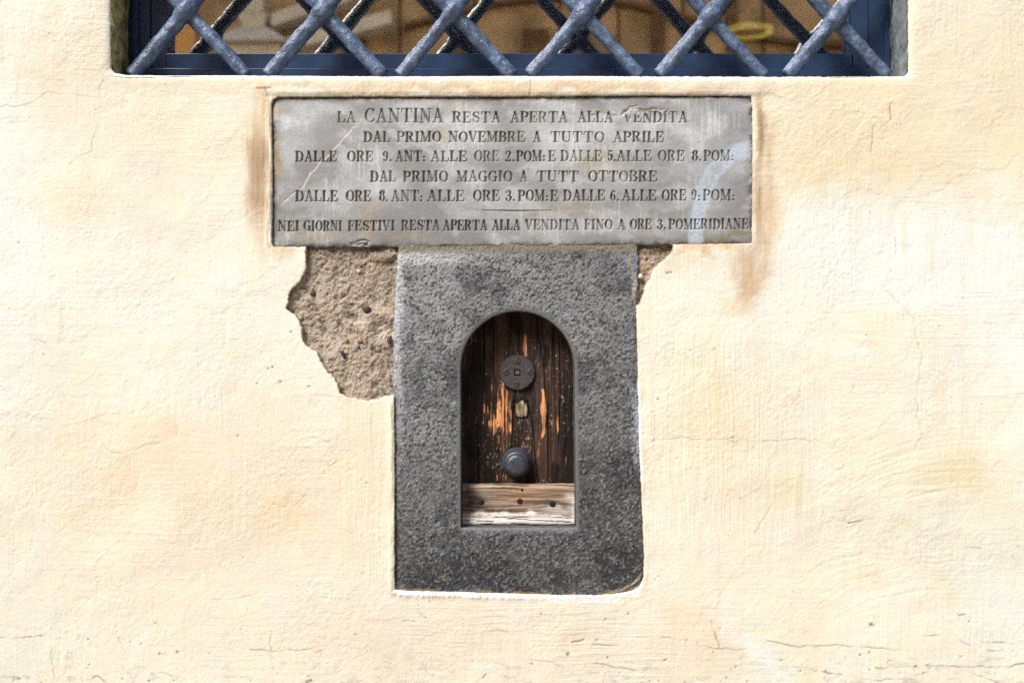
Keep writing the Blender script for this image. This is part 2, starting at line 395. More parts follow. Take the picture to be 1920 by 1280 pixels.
    for _ in range(260):
        known.append((rs.uniform(-60, 1980), rs.uniform(0, 1330), rs.uniform(.7, 1.3)))
    for _ in range(150):
        known.append((rs.uniform(-60, 1980), 1330-abs(rs.normal(0, 70)), rs.uniform(.7, 1.9)))
    x_lo, q_lo = -120, -90
    i0 = len(cx0); jtop = len(cz1)
    for px, py, r in known:
        i = int((px-x_lo)/h)+i0; j = int((fz[-1]-py)/h)+jtop; k = int(r*3/h)+2
        s = (slice(max(j-k, 0), j+k+1), slice(max(i-k, 0), i+k+1))
        kk = np.exp(-((P[s]-px)**2+(Q[s]-py)**2)/(r*r))
        rel[s] -= .9*kk*min(r, 2); dark[s] = np.maximum(dark[s], kk*rs.uniform(.35, .95))
    # ---- colour
    wu = 26*fbm(P/70, Q/70, 91, 4); wv = 26*fbm(P/70, Q/70, 95, 4)
    U = P+wu; V = Q+wv
    col = np.empty(P.shape+(3,), dtype=f32); col[:] = np.array((252, 240, 213))
    for c, k, bx, by, rx, ry, pw in [
        ((255, 252, 238), .95, 10, 420, 110, 420, 2), ((254, 247, 228), .8, 330, 600, 330, 130, 1), ((254, 248, 230), .7, 230, 500, 260, 130, 1),
        ((251, 236, 203), .8, 320, 260, 130, 80, 1), ((249, 231, 196), .6, 130, 370, 70, 40, 1), ((250, 236, 206), .7, 120, 130, 60, 110, 1),
        ((251, 229, 196), .8, 330, 850, 260, 80, 1), ((249, 220, 180), .75, 312, 805, 11, 45, 1), ((249, 222, 184), .6, 285, 830, 10, 50, 1), ((246, 214, 170), .6, 236, 850, 45, 7, 1), ((249, 224, 188), .6, 235, 870, 12, 40, 1),
        ((250, 228, 195), .75, 480, 960, 240, 110, 1), ((248, 218, 176), .7, 520, 968, 38, 34, 1), ((249, 221, 182), .5, 210, 930, 50, 60, 1), ((249, 222, 185), .5, 370, 940, 40, 40, 1),
        ((251, 230, 196), .8, 680, 900, 60, 170, 2), ((249, 226, 192), .6, 270, 1060, 120, 60, 1), ((235, 224, 196), .5, 285, 1060, 40, 30, 1),
        ((243, 235, 212), .8, 60, 1180, 120, 130, 1), ((238, 233, 212), .6, 20, 1260, 100, 50, 1), ((247, 231, 205), .7, 500, 1180, 300, 90, 1),
        ((247, 229, 202), .9, 900, 1210, 340, 80, 2), ((244, 222, 192), .6, 1290, 1200, 90, 90, 2), ((246, 221, 190), .7, 1310, 1170, 40, 80, 1),
        ((255, 254, 243), 1.0, 1680, 480, 330, 105, 3), ((255, 252, 234), .8, 1430, 560, 200, 120, 1), ((254, 252, 240), .8, 1900, 620, 130, 200, 1), ((253, 246, 222), .7, 1350, 640, 140, 120, 1),
        ((247, 229, 190), .9, 1800, 200, 330, 135, 3), ((246, 225, 184), .8, 1530, 250, 120, 95, 1), ((245, 220, 176), .75, 1600, 305, 140, 34, 1), ((250, 234, 202), .7, 1820, 60, 140, 90, 1),
        ((251, 234, 200), .8, 1340, 800, 130, 150, 2), ((247, 224, 182), .4, 1320, 760, 50, 60, 1), ((248, 212, 178), .6, 1497, 683, 13, 6, 1), ((248, 219, 182), .4, 1478, 775, 8, 6, 1),
        ((236, 217, 165), .75, 1465, 893, 22, 10, 1), ((238, 224, 178), .6, 1460, 915, 40, 26, 1), ((233, 228, 200), .6, 1470, 950, 40, 18, 1),
        ((248, 234, 198), .8, 1740, 870, 150, 70, 1), ((238, 218, 168), .65, 1780, 895, 50, 26, 1), ((234, 217, 172), .4, 1810, 870, 30, 30, 1),
        ((233, 227, 196), .7, 1650, 985, 50, 16, 1), ((232, 229, 206), .6, 1700, 970, 90, 25, 1), ((235, 222, 180), .6, 1700, 970, 30, 10, 1), ((246, 240, 218), .8, 1850, 1010, 110, 80, 1), ((240, 240, 226), .7, 1880, 1130, 80, 110, 1), ((234, 224, 185), .6, 1790, 1090, 30, 30, 1),
        ((250, 236, 206), .7, 1560, 1150, 120, 70, 1), ((249, 226, 192), .6, 1640, 1070, 30, 20, 1), ((244, 236, 212), .7, 1650, 1240, 250, 50, 1)]:
        col = mixc(col, c, k*blob(U, V, bx, by, rx, ry, pw))
    col = col+.20*(np.array((253, 244, 220), dtype=f32)-col)
    # dirt runs, brown stains about the plaque; shade of the nosing painted above it
    U2 = P+7*fbm(P/20, Q/45, 101, 3); V2 = Q+14*fbm(P/40, Q/40, 105, 3)
    streak = np.clip(.86+.16*fbma(P/5, Q/120, 111, 3)+.2*fbm(P/18, Q/26, 113, 3), .3, 1.1)
    for c, k, bx, by, rx, ry, pw in [
        ((154, 124, 94), 1.05, 485, 325, 17, 75, 1.3), ((205, 172, 132), .7, 480, 340, 23, 105, 1.5), ((226, 196, 156), .8, 492, 200, 16, 60, 1), ((214, 182, 142), .5, 497, 430, 9, 50, 1),
        ((188, 158, 122), 1.0, 1425, 245, 9, 62, 1.5), ((198, 168, 132), 1.0, 1423, 390, 14, 85, 1.6), ((228, 192, 146), .8, 1440, 405, 24, 70, 1.2), ((220, 186, 144), .7, 1445, 280, 9, 55, 1),
        ((216, 182, 142), .9, 1410, 505, 34, 40, 1.2), ((212, 178, 136), .8, 1400, 545, 22, 36, 1), ((226, 188, 144), .8, 1330, 468, 90, 12, 1.2), ((232, 200, 158), .5, 1380, 575, 30, 20, 1), ((236, 206, 164), .5, 1280, 490, 50, 22, 1),
        ((222, 192, 150), .8, 960, 167, 450, 9, 1.5), ((236, 214, 178), .7, 960, 156, 470, 14, 1.5), ((238, 222, 190), .5, 300, 158, 190, 14, 1)]:
        col = mixc(col, c, k*blob(U2, V2, bx, by, rx, ry, pw)*streak)
    col = mixc(col, (232, 205, 165), .7*ss(566, 540, P)*ss(508, 515, P)*ss(500, 462, Q)*ss(460, 464, Q)*(.7+.3*streak))
    # light painted on the lip under the window; stone edges lime-white, light painted too
    col = mixc(col, (255, 250, 236), .7*ss(150, 144, Q)*ss(200, 230, P)*ss(1720, 1700, P)*ss(120, 138, Q))
    low = (ds < 13+2*rag) & (Q > 1085) & (P < 1205) & (P > 742)
    col = mixc(col, (255, 254, 250), low*(.95*ss(-.6, -.1, fbm(P/14, Q/5, 121, 2))))
    sidew = (ds < 4.5+2.5*rag) & (Q > 712) & (Q < 905) & (P > 1150)
    col = mixc(col, (255, 254, 252), sidew*.9)
    col = mixc(col, (222, 192, 150), .65*np.exp(-((ds-6)/4)**2)*ss(755, 790, Q)*ss(760, 700, P)*ss(-.5, .4, fbma(P/3, Q/60, 123, 2)))
    col = mixc(col, (235, 205, 165), .5*np.exp(-((ds-7)/5)**2)*ss(1190, 1200, P)*ss(-.2, .4, fbm(P/10, Q/30, 124, 2)))
    # white peeled strip and its pink side
    dl, tt = line_dist(P+5*fbm(P/25, Q/25, 131, 3), Q+5*fbm(P/25, Q/25, 133, 3), [(1345, 1120), (1352, 1150), (1375, 1180), (1410, 1215), (1450, 1250), (1475, 1300)], 60)
    col = mixc(col, (250, 249, 246), .55*ss(30, 4, dl)*(.4+.6*ss(0, .5, tt))*(.7+.6*fbm(P/22, Q/22, 135, 3)))
    col = mixc(col, (252, 252, 252), .6*blob(U2, V2, 907, 1252, 20, 6))
    col = mixc(col, (250, 250, 248), .7*ss(4, 1.5, line_dist(P, Q+3*fbm(P/20, Q/9, 5, 2), [(1585, 662), (1610, 660), (1635, 665)])[0]))
    # small mottling and layers
    m1 = fbm(P/33, Q/33, 141, 4); m2 = fbm(P/11, Q/11, 145, 3)
    col = col*(1+.012*m1+.010*m2+.016*nb)[..., None]*np.array((1, 1, 1), dtype=f32)
    col = col+np.array((0, -2.5, -6), dtype=f32)*np.clip(m1+.3*fbm(P/80, Q/140, 149, 3), -1, 1)[..., None]
    run = np.clip(fbma(P/14, Q/160, 151, 3)-.1, 0, 1)*ss(-.1, .5, fbm(P/140, Q/140, 153, 2))
    col = mixc(col, (240, 214, 174), .3*run)
    # stains of splashed dirt low down
    foot = ss(1190, 1300, Q+30*fbm(P/60, Q/40, 161, 3))*ss(.35, .8, fbm(P/20, Q/9, 163, 4))
    col = mixc(col, (160, 158, 154), .32*foot)
    col = mixc(col, (88, 80, 74), np.clip(dark, 0, 1)*.72)
    col = np.clip(col, 0, 255)
    a = np.where(col/255 <= .04045, col/255/12.92, ((col/255+.055)/1.055)**2.4)/GAIN*np.array((.98, 1.015, 1.075), dtype=f32)
    # broken plaster edges show the sandy body
    edge = ss(2.2, .3, np.minimum(da, 99))*ss(-3, 0, da+3)
    a = mixc(a, (.42, .32, .21), edge*.55*ss(-.2, .4, fbm(P/8, Q/8, 171, 2)))
    rimk = ss(1.6, -.3, d)*(1-.9*low)*(1-.9*sidew)*ss(1.2, .2, np.abs(Q-143)*0+(dw < 6))  # sandy tint on all rims, also darkening the edges the sun overlights
    a = mixc(a, (.36, .28, .19), .72*rimk)
    P2, Q2, deep, keep = snap(P, Q, d, h)
    rel = np.where(d < 3, rel-.5*(1-np.clip(d, 0, 3)/3)**2, rel)
    Y = np.where(deep, .026, -rel*.001)
    fm = keep[:-1, :-1] & keep[1:, :-1] & keep[:-1, 1:] & keep[1:, 1:]
    mk = np.stack([np.clip(vert, 0, 1), np.clip(horz, 0, 1), np.clip(stip, 0, 1)], -1)
    grid_mesh('plaster_coat', (P2-960)*.001, Y, Z0+(640-Q2)*.001, fm, a, M_plaster, wall, mk)
build_plaster()

def build_mortar(x0, x1, q0, q1, seed):
    h = 1.5
    P, Q = np.meshgrid(np.arange(x0, x1, h, dtype=f32), np.arange(q1, q0, -h, dtype=f32))
    n1 = fbm(P/60, Q/60, seed, 4); n2 = fbm(P/16, Q/16, seed+3, 4); n3 = fbm(P/5, Q/5, seed+7, 3)
    y = 12.5-3.2*n1-2.6*n2-1.5*n3-.8*vn(P/2.3, Q/2.3, seed+9)
    col = np.empty(P.shape+(3,), dtype=f32); col[:] = (180, 163, 142)
    col = mixc(col, (192, 168, 140), ss(-.1, .6, n2+.4*n1)*.75)
    col = mixc(col, (128, 106, 84), ss(.1, .7, -n2-.2*n3)*.75)
    col = mixc(col, (186, 170, 150), ss(0, .6, fbm(P/40, Q/40, seed+13, 3))*.5)
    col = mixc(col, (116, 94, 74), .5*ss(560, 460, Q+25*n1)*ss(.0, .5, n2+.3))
    col = mixc(col, (84, 66, 50), .3*ss(.35, .85, -n3-.2*n2)); col = mixc(col, (214, 196, 172), .35*ss(.35, .9, n3))
    if x0 < 900:
        # hollows with pale crumbs by the frame
        for bx, by, rx, ry, dep in [(714, 572, 22, 16, 3), (716, 622, 24, 20, 6), (700, 585, 40, 10, -2), (690, 612, 10, 26, -3), (733, 474, 12, 14, -4), (715, 484, 20, 7, -3)]:
            y = y+dep*blob(P, Q, bx, by, rx, ry, 2)
        col = mixc(col, (222, 200, 174), .8*blob(P+4*n2*4, Q+4*n3, 718, 624, 18, 14, 2)); col = mixc(col, (206, 182, 154), .7*blob(P+12*n2, Q+6*n3, 714, 572, 18, 14, 2))
        col = mixc(col, (214, 192, 170), .5*blob(P+12*n2, Q+6*n3, 680, 610, 12, 12, 2))
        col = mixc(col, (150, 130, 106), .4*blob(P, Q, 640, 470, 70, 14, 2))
        col = mixc(col, (196, 192, 190), .6*ss(6, 2, line_dist(P+4*n3, Q+4*n2, [(705, 749), (730, 742)])[0]))
    else:
        col = mixc(col, (206, 172, 132), .7*blob(P+8*n2, Q+8*n3, 1216, 505, 16, 26, 2)); col = mixc(col, (128, 104, 74), .6*blob(P, Q, 1235, 470, 30, 9, 2))
        y = y-4*blob(P, Q, 1225, 490, 30, 30, 2)
    a = np.where(col/255 <= .04045, col/255/12.92, ((np.clip(col, 0, 255)/255+.055)/1.055)**2.4)/GAIN
    a = (a*.62+.38*a.mean(-1, keepdims=True)*np.array((1.06, 1, .92), dtype=f32))*1.28
    fm = np.ones((P.shape[0]-1, P.shape[1]-1), bool)
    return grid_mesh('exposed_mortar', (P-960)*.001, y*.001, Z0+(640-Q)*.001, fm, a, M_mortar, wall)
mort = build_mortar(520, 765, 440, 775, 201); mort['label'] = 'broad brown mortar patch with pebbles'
mort2 = build_mortar(1182, 1280, 440, 590, 231); mort2['label'] = 'small ochre mortar patch under the plaque corner'
def pebble(px, py, rx, rz, rot, m, parent, y=.0095):
    bm = bmesh.new(); bmesh.ops.create_icosphere(bm, subdivisions=3, radius=1)
    rs = random.Random(int(px*7+py))
    a, b, c = rs.uniform(0, 6), rs.uniform(0, 6), rs.uniform(0, 6)
    for v in bm.verts:
        v.co *= 1+.13*math.sin(2.3*v.co.x+a)+.12*math.sin(2.9*v.co.z+b)+.1*math.sin(3.1*v.co.y+c)
        v.co = Vector((v.co.x*rx*.001, v.co.y*min(rx, rz)*.0007, v.co.z*rz*.001))
    bmesh.ops.rotate(bm, verts=bm.verts[:], cent=(0, 0, 0), matrix=Matrix.Rotation(rot, 3, 'Y'))
    bmesh.ops.translate(bm, verts=bm.verts[:], vec=(wx(px), y, wz(py)))
    return bm_obj('pebble', bm, m, parent, smooth=True)
pebble(685, 580, 8, 8.5, .3, M_pebble, mort); pebble(643, 665, 4.2, 8, -.25, M_slate, mort); pebble(648, 639, 4.4, 4, 0, M_ochre, mort)
pebble(673, 639, 4.2, 4.6, 0, M_ochre, mort); pebble(672, 651, 4, 1.6, .3, M_slate, mort); pebble(672, 508, 4.5, 3, -.4, M_pale, mort); pebble(729, 636, 5, 6, .2, M_pebble, mort)
pebble(585, 550, 6, 6, .2, M_pebble, mort, .011)
pebble(1202, 517, 4.4, 4.6, 0, M_pale, mort2, .008)

# reveal of the window: mossy left side, grey right side, sloping sill
def jamb(side):
    zb, zt = wz(144), wz(-640); x = .7555 if side < 0 else .7455
    bm = bmesh.new(); nz, na = 220, 14; prev = None
    for k in range(nz+1):
        z = zb+(zt-zb)*k/nz; row = []
        for j in range(na+1):
            t = j/na; y = .006+.1*t
            bul = .007*math.sin(math.pi*min(1, t*1.1))*(1 if side > 0 else .6)
            wob = .0016*math.sin(z*41+side)+.001*math.sin(z*97+t*5)+.0007*math.sin(z*230+t*9)
            row.append(bm.verts.new((side*(x-bul+wob-.0022), y, z)))
        if prev:
            for j in range(na): bm.faces.new((prev[j], prev[j+1], row[j+1], row[j]))
        prev = row
    o = bm_obj('window_jamb', bm, M_jambR if side > 0 else M_jambL, wall, smooth=True)
    o['label'] = 'grey weathered window jamb' if side > 0 else 'mossy dark window jamb'
    bm = bmesh.new(); box(bm, min(side*(x+.0002), side*.80), max(side*(x+.0002), side*.80), .027, .30, zb-.05, zt)
    bm_obj('reveal_masonry', bm, M_jambR if side > 0 else M_jambL, wall)
jamb(-1); jamb(1)
def sill():
    P, Q = np.meshgrid(np.linspace(-.757, .757, 420, dtype=f32), np.linspace(.002, .135, 40, dtype=f32))
    z = wz(143.2)-.0012+.02*Q+.0012*fbm(P*30, Q*30, 301, 3)+.006*ss(-.45, -.66, P)*ss(.0, .03, Q)
    col = np.empty(P.shape+(3,), dtype=f32); col[:] = (.50, .44, .36)
    col = mixc(col, (.16, .19, .24), np.clip(ss(.03, .05, Q+.012*fbm(P*25, Q*40, 305, 3))+.9*ss(-.40, -.5, P+.05*fbm(P*20, Q*50, 307, 3)), 0, 1))
    grid_mesh('window_sill', P, Q, z, np.ones((39, 419), bool), col, M_plaster, wall, np.tile(np.array((.1, .1, .6), dtype=f32), P.shape+(1,)))
sill()

# ------------------------------------------------------------------ the marble plaque with its cut lettering
T, H_ = .128, .036
def _arc(cx, cy, rx, ry, a0, a1, n=18, hor=False):
    out = []
    for k in range(n+1):
        a = math.radians(a0+(a1-a0)*k/n); c = abs(math.sin(a) if hor else math.cos(a))
        out.append((cx+rx*math.cos(a), cy+ry*math.sin(a), H_+(T*.98-H_)*c**1.6))
    return out
def _ln(x0, y0, x1, y1, r, r1=None): return [(x0, y0, r), (x1, y1, r if r1 is None else r1)]
def _stem(x, y0=0, y1=1, r=T, s=.2, bot=True, top=True):
    o = [_ln(x, y0+.05, x, y1-.05, r)]
    if bot: o.append(_ln(x-s, y0+.01, x+s, y0+.01, H_))
    if top: o.append(_ln(x-s, y1-.01, x+s, y1-.01, H_))
    return o
def _bowl(x, y0, y1, wd): return [_ln(x, y1-.02, x+.2, y1-.02, H_), _arc(x+.2, (y0+y1)/2, wd-.2, (y1-y0)/2-.02, 90, -90), _ln(x, y0+.02, x+.2, y0+.02, H_)]
GLY = {
 'A': (.98, [_ln(.14, 0, .48, 1, H_*1.3), _ln(.47, .95, .82, .04, T), _ln(.26, .34, .68, .34, H_), _ln(0, .01, .28, .01, H_), _ln(.62, .01, 1.0, .01, H_)]),
 'B': (.86, _stem(.2)+_bowl(.2, .52, 1, .5)+_bowl(.2, 0, .52, .58)),
 'C': (.92, [_arc(.5, .5, .4, .49, 42, 318), _ln(.82, .66, .82, .98, H_*1.2), _ln(.82, .18, .84, .3, H_)]),
 'D': (.98, _stem(.2)+[_ln(.2, .98, .45, .98, H_), _arc(.42, .5, .44, .48, 90, -90, 24), _ln(.2, .02, .45, .02, H_)]),
 'E': (.86, _stem(.2)+[_ln(.2, .98, .76, .98, H_), _ln(.77, .97, .77, .74, H_*1.3), _ln(.2, .51, .56, .51, H_), _ln(.57, .38, .57, .64, H_), _ln(.2, .02, .8, .02, H_), _ln(.81, .03, .82, .28, H_*1.3)]),
 'F': (.80, _stem(.2)+[_ln(.2, .98, .76, .98, H_), _ln(.77, .97, .77, .74, H_*1.3), _ln(.2, .51, .56, .51, H_), _ln(.57, .38, .57, .64, H_)]),
 'G': (1.0, [_arc(.5, .5, .4, .49, 42, 325), _ln(.82, .66, .82, .98, H_*1.2), _ln(.82, .05, .82, .42, T*.9), _ln(.62, .43, .98, .43, H_)]),
 'I': (.46, _stem(.23)),
 'L': (.80, _stem(.2)+[_ln(.2, .02, .74, .02, H_), _ln(.75, .03, .76, .3, H_*1.3)]),
 'M': (1.24, _stem(.16, r=H_*1.2, s=.15)+_stem(1.04, r=T)+[_ln(.2, .96, .58, .06, T), _ln(.6, .05, .98, .96, H_*1.2)]),
 'N': (1.05, _stem(.18, r=H_*1.2, s=.16)+_stem(.88, r=H_*1.2, s=.16, bot=False)+[_ln(.2, .96, .86, .05, T)]),
 'O': (.98, [_arc(.5, .5, .4, .49, 0, 360, 36)]),
 'P': (.84, _stem(.2)+_bowl(.2, .45, 1, .56)),
 'R': (.98, _stem(.2)+_bowl(.2, .5, 1, .54)+[_ln(.5, .48, .74, .06, T*.9), _ln(.72, .02, .92, .02, H_)]),
 'S': (.84, [[(.72, .72, H_), (.66, .9, H_*1.2), (.44, .98, H_*1.2), (.24, .92, .07), (.15, .76, .1), (.24, .6, T), (.46, .49, T), (.68, .37, T), (.75, .22, .1), (.66, .07, .06), (.44, .02, H_*1.2), (.22, .1, H_*1.2), (.14, .28, H_)], _ln(.73, .7, .73, .98, H_), _ln(.13, .02, .13, .3, H_)]),
 'T': (.98, [_ln(.5, .05, .5, .95, T), _ln(.3, .01, .7, .01, H_), _ln(.06, .98, .94, .98, H_), _ln(.06, .98, .05, .72, H_*1.3), _ln(.94, .98, .95, .72, H_*1.3)]),
 'U': (1.02, _stem(.2, .25, 1, T, bot=False)+_stem(.82, .3, 1, H_*1.3, s=.16, bot=False)+[[(.2, .3, T), (.22, .16, .1), (.32, .05, .06), (.5, .02, H_*1.2), (.68, .06, H_*1.2), (.79, .18, H_*1.2), (.82, .32, H_*1.2)]]),
 'V': (.98, [_ln(.16, .96, .5, .04, T), _ln(.52, .02, .84, .98, H_*1.3), _ln(0, .99, .34, .99, H_), _ln(.7, .99, .98, .99, H_)]),
 '2': (.78, [[(.16, .72, .09), (.14, .82, .06), (.24, .95, H_*1.2), (.42, .98, .05), (.6, .9, .1), (.65, .74, T), (.55, .52, .1), (.3, .24, .05), (.1, .04, H_)], _ln(.1, .06, .66, .06, .085), _ln(.68, .06, .71, .28, H_)]),
 '3': (.76, [[(.18, .8, .08), (.2, .92, .05), (.4, .98, .05), (.58, .88, .1), (.6, .74, T*.9), (.5, .58, .06), (.32, .53, H_)], [(.32, .53, H_), (.52, .5, .06), (.66, .36, T*.9), (.65, .18, .11), (.5, .03, .05), (.28, .02, H_*1.2), (.14, .12, .06), (.14, .22, .09)]]),
 '5': (.76, [_ln(.2, .94, .62, .94, .075), _ln(.2, .96, .17, .52, H_), [(.17, .52, H_), (.34, .62, .05), (.56, .54, .1), (.65, .34, T), (.58, .13, .1), (.4, .02, .05), (.2, .05, .05), (.13, .18, .085)]]),
 '6': (.8, [[(.62, .84, .08), (.56, .96, H_), (.4, .97, H_), (.24, .8, .08), (.15, .5, T), (.17, .25, .12), (.3, .05, .06), (.45, .01, H_), (.6, .08, .07), (.67, .28, .11), (.6, .48, .07), (.44, .56, H_), (.27, .47, H_)]]),
 '8': (.8, [_arc(.41, .755, .23, .225, 0, 360, 24), _arc(.41, .265, .3, .255, 0, 360, 24)]),
 '9': (.8, [[(.17, .16, .08), (.24, .04, H_), (.4, .03, H_), (.56, .2, .08), (.66, .5, T), (.63, .75, .12), (.5, .95, .06), (.36, .99, H_), (.2, .92, .07), (.13, .72, .11), (.2, .52, .07), (.36, .44, H_), (.53, .53, H_)]]),
 '.': (.3, [_ln(.15, .07, .151, .07, .1)]),
 ':': (.34, [_ln(.15, .07, .151, .07, .1), _ln(.15, .42, .151, .42, .095)]),
}
LINES = [
 ((229.5, 228.7), 19.5, [('LA', 632.5, 667.5), ('CANTINA', 684, 831.5), ('RESTA', 848.6, 939), ('APERTA', 957.5, 1065), ('ALLA', 1083.7, 1150), ('VENDITA', 1170, 1290)]),
 ((266, 265.7), 19, [('DAL', 682, 731), ('PRIMO', 744.6, 827), ('NOVEMBRE', 841.3, 984.5), ('A', 1000, 1014.5), ('TUTTO', 1032.5, 1133.7), ('APRILE', 1151, 1245)]),
 ((303, 301), 19.2, [('DALLE', 553.6, 631), ('ORE', 651, 699.3), ('9.', 717.7, 734), ('ANT:', 741.6, 798), ('ALLE', 808, 875.5), ('ORE', 890, 936), ('2.', 947, 965.5), ('POM:', 969, 1023), ('E', 1029, 1042), ('DALLE', 1052, 1128.7), ('5.', 1140, 1155), ('ALLE', 1157, 1222.5), ('ORE', 1235, 1283.7), ('8.', 1298.7, 1315), ('POM:', 1321, 1377)]),
 ((340.6, 340), 19.5, [('DAL', 694.4, 741.6), ('PRIMO', 756.3, 840), ('MAGGIO', 856.5, 961), ('A', 975.7, 989), ('TUTT', 1007, 1085), ('OTTOBRE', 1103.7, 1232.5)]),
 ((377.6, 375.5), 19.8, [('DALLE', 554, 633), ('ORE', 649, 695), ('8.', 711.5, 727), ('ANT:', 734, 793), ('ALLE', 801.4, 870.7), ('ORE', 887.8, 936.7), ('3.', 947.8, 966), ('POM:', 972, 1029), ('E', 1033, 1046), ('DALLE', 1057, 1134.5), ('6.', 1145, 1161), ('ALLE', 1167, 1231), ('ORE', 1242, 1287.5), ('9:', 1297.5, 1314), ('POM:', 1319.5, 1379)]),
 ((433, 428.8), 18.6, [('NEI', 521, 560.5), ('GIORNI', 569.5, 641), ('FESTIVI', 652.8, 740), ('RESTA', 753, 825), ('APERTA', 831, 914), ('ALLA', 923.3, 976), ('VENDITA', 985, 1087), ('FINO', 1097, 1148.7), ('A', 1158.7, 1173.7), ('ORE', 1182.5, 1222), ('3.', 1232.5, 1249), ('POMERIDIANE', 1255, 1404)]),
]
plaque = thing('marble_plaque', 'long grey marble plaque with six lines of incised Italian lettering above the small stone-framed hatch', 'plaque', (wx(960), 0, wz(462)))
def build_plaque():
    h = .72
    P, Q = np.meshgrid(np.arange(503, 1418, h, dtype=f32), np.arange(469, 173, -h, dtype=f32))
    d = poly_sdf(P, Q, PLAQUE, 40)
    rag = .8*fbm(P/12, Q/12, 401, 3)
    din = -(d+rag)                                    # positive inside
    let = np.full(P.shape, 9, dtype=f32); line_id = np.full(P.shape, -1, np.int8)
    rs = random.Random(3)
    for li, ((b0, b1), cap, words) in enumerate(LINES):
        for word, xa, xb in words:
            ch = cap*1.32 if word == 'CANTINA' else cap
            adv = [GLY[c][0] for c in word]; gap = .13
            tot = sum(adv)+gap*(len(word)-1); sx = (xb-xa)/tot
            x = xa
            for c, a in zip(word, adv):
                base = b0+(b1-b0)*((x-515)/890)+rs.uniform(-.4, .4)
                for st in GLY[c][1]:
                    for (x0, y0, r0), (x1, y1, r1) in zip(st[:-1], st[1:]):
                        ax, ay = x+x0*sx, base-y0*ch; bx, by = x+x1*sx, base-y1*ch
                        m = 5
                        i0 = max(int((min(ax, bx)-m-503)/h), 0); i1 = int((max(ax, bx)+m-503)/h)+2
                        j0 = max(int((469-max(ay, by)-m)/h), 0); j1 = int((469-min(ay, by)+m)/h)+2
                        s = (slice(j0, j1), slice(i0, i1))
                        rr = cap*.94
                        dd, t = seg_dist(P[s], Q[s], ax, ay, bx, by)
                        v = dd-np.maximum((r0+(r1-r0)*t)*rr, .78)
                        b = v < let[s]
                        let[s] = np.where(b, v, let[s]); line_id[s] = np.where(b & (v < 2.5), li, line_id[s])
                x += (a+gap)*sx
    # the ruled dash
    v, t = line_dist(P, Q, [(904, 394), (968, 395), (1034, 394.3)])
    v = v-(.55+.5*np.sin(np.pi*t)); b = v < let
    let = np.where(b, v, let); line_id = np.where(b & (v < 2.5), 6, line_id)
    wear = 1-.85*blob(P+8*fbm(P/15, Q/10, 403, 2), Q, 1185, 208, 32, 9, 2)
    wear = wear*np.clip(1.0+.35*fbm(P/40, Q/30, 405, 3), .5, 1.1)
    dep = np.clip((.45-let)*2.1, 0, 4.2)*wear
    # surface
    n1 = fbm(P/90, Q/60, 411, 4); n2 = fbm(P/18, Q/18, 413, 4); n3 = fbm(P/4, Q/4, 415, 3)
    y = 2.5+.35*n1+.16*n2+.10*n3+dep
    y = y+2.2*np.exp(-np.clip(din, 0, 99)/2.2)
    chip = .0*P
    # chips: scar near the top right, one at the bottom left, bruised edges
    for pts, wd, dp_ in [([(1172, 209), (1185, 203), (1205, 207), (1222, 204), (1250, 208)], 3.2, 1.6), ([(1168, 214), (1176, 208)], 3, 1.5), ([(1180, 200), (1196, 199)], 1.5, 1.2), ([(1090, 205), (1105, 215), (1130, 212), (1160, 216)], 1.6, .7),
                         ([(656, 457), (668, 452), (684, 450), (692, 455), (683, 460)], 1.8, 2.4), ([(660, 458), (676, 456), (690, 460)], 2.2, 2.6)]:
        dd, t = line_dist(P+3*n2, Q+2*fbm(P/9, Q/9, 421, 3), pts, 16); k = np.exp(-(dd/wd)**2); y = y+dp_*k; chip = np.maximum(chip, k)
    edge = np.exp(-np.clip(din, 0, 99)/4)*np.clip(fbm(P/11, Q/11, 423, 3)+.15, 0, 1); y = y+3.5*edge
    # a pale scar running down to the left and hair scratches
    sc, t = line_dist(P+2.5*n2, Q+2.5*fbm(P/14, Q/14, 425, 3), [(705, 181), (668, 232), (620, 285), (592, 312), (560, 356), (540, 372), (515, 395)], 20)
    scar = np.exp(-(sc/2.4)**2)*ss(.05, .3, t)*ss(1.0, .85, t); y = y+.7*scar-.5*np.exp(-((sc-3)/1.5)**2)*scar
    # colour (photo values, then to albedo)
    col = np.empty(P.shape+(3,), dtype=f32); col[:] = (170, 168, 165)
    col = mixc(col, (196, 194, 192), ss(0, .6, n1)*.8); col = mixc(col, (146, 143, 140), ss(.05, .6, -n1+.2*n2)*.75)
    clo = fbm(P/35, Q/22, 431, 4); col = mixc(col, (204, 203, 201), ss(.1, .7, clo)*.55); col = mixc(col, (148, 143, 137), ss(.15, .7, -clo)*.55)
    W1 = P+20*fbm(P/40, Q/40, 433, 3); W2 = Q+14*fbm(P/40, Q/40, 437, 3)
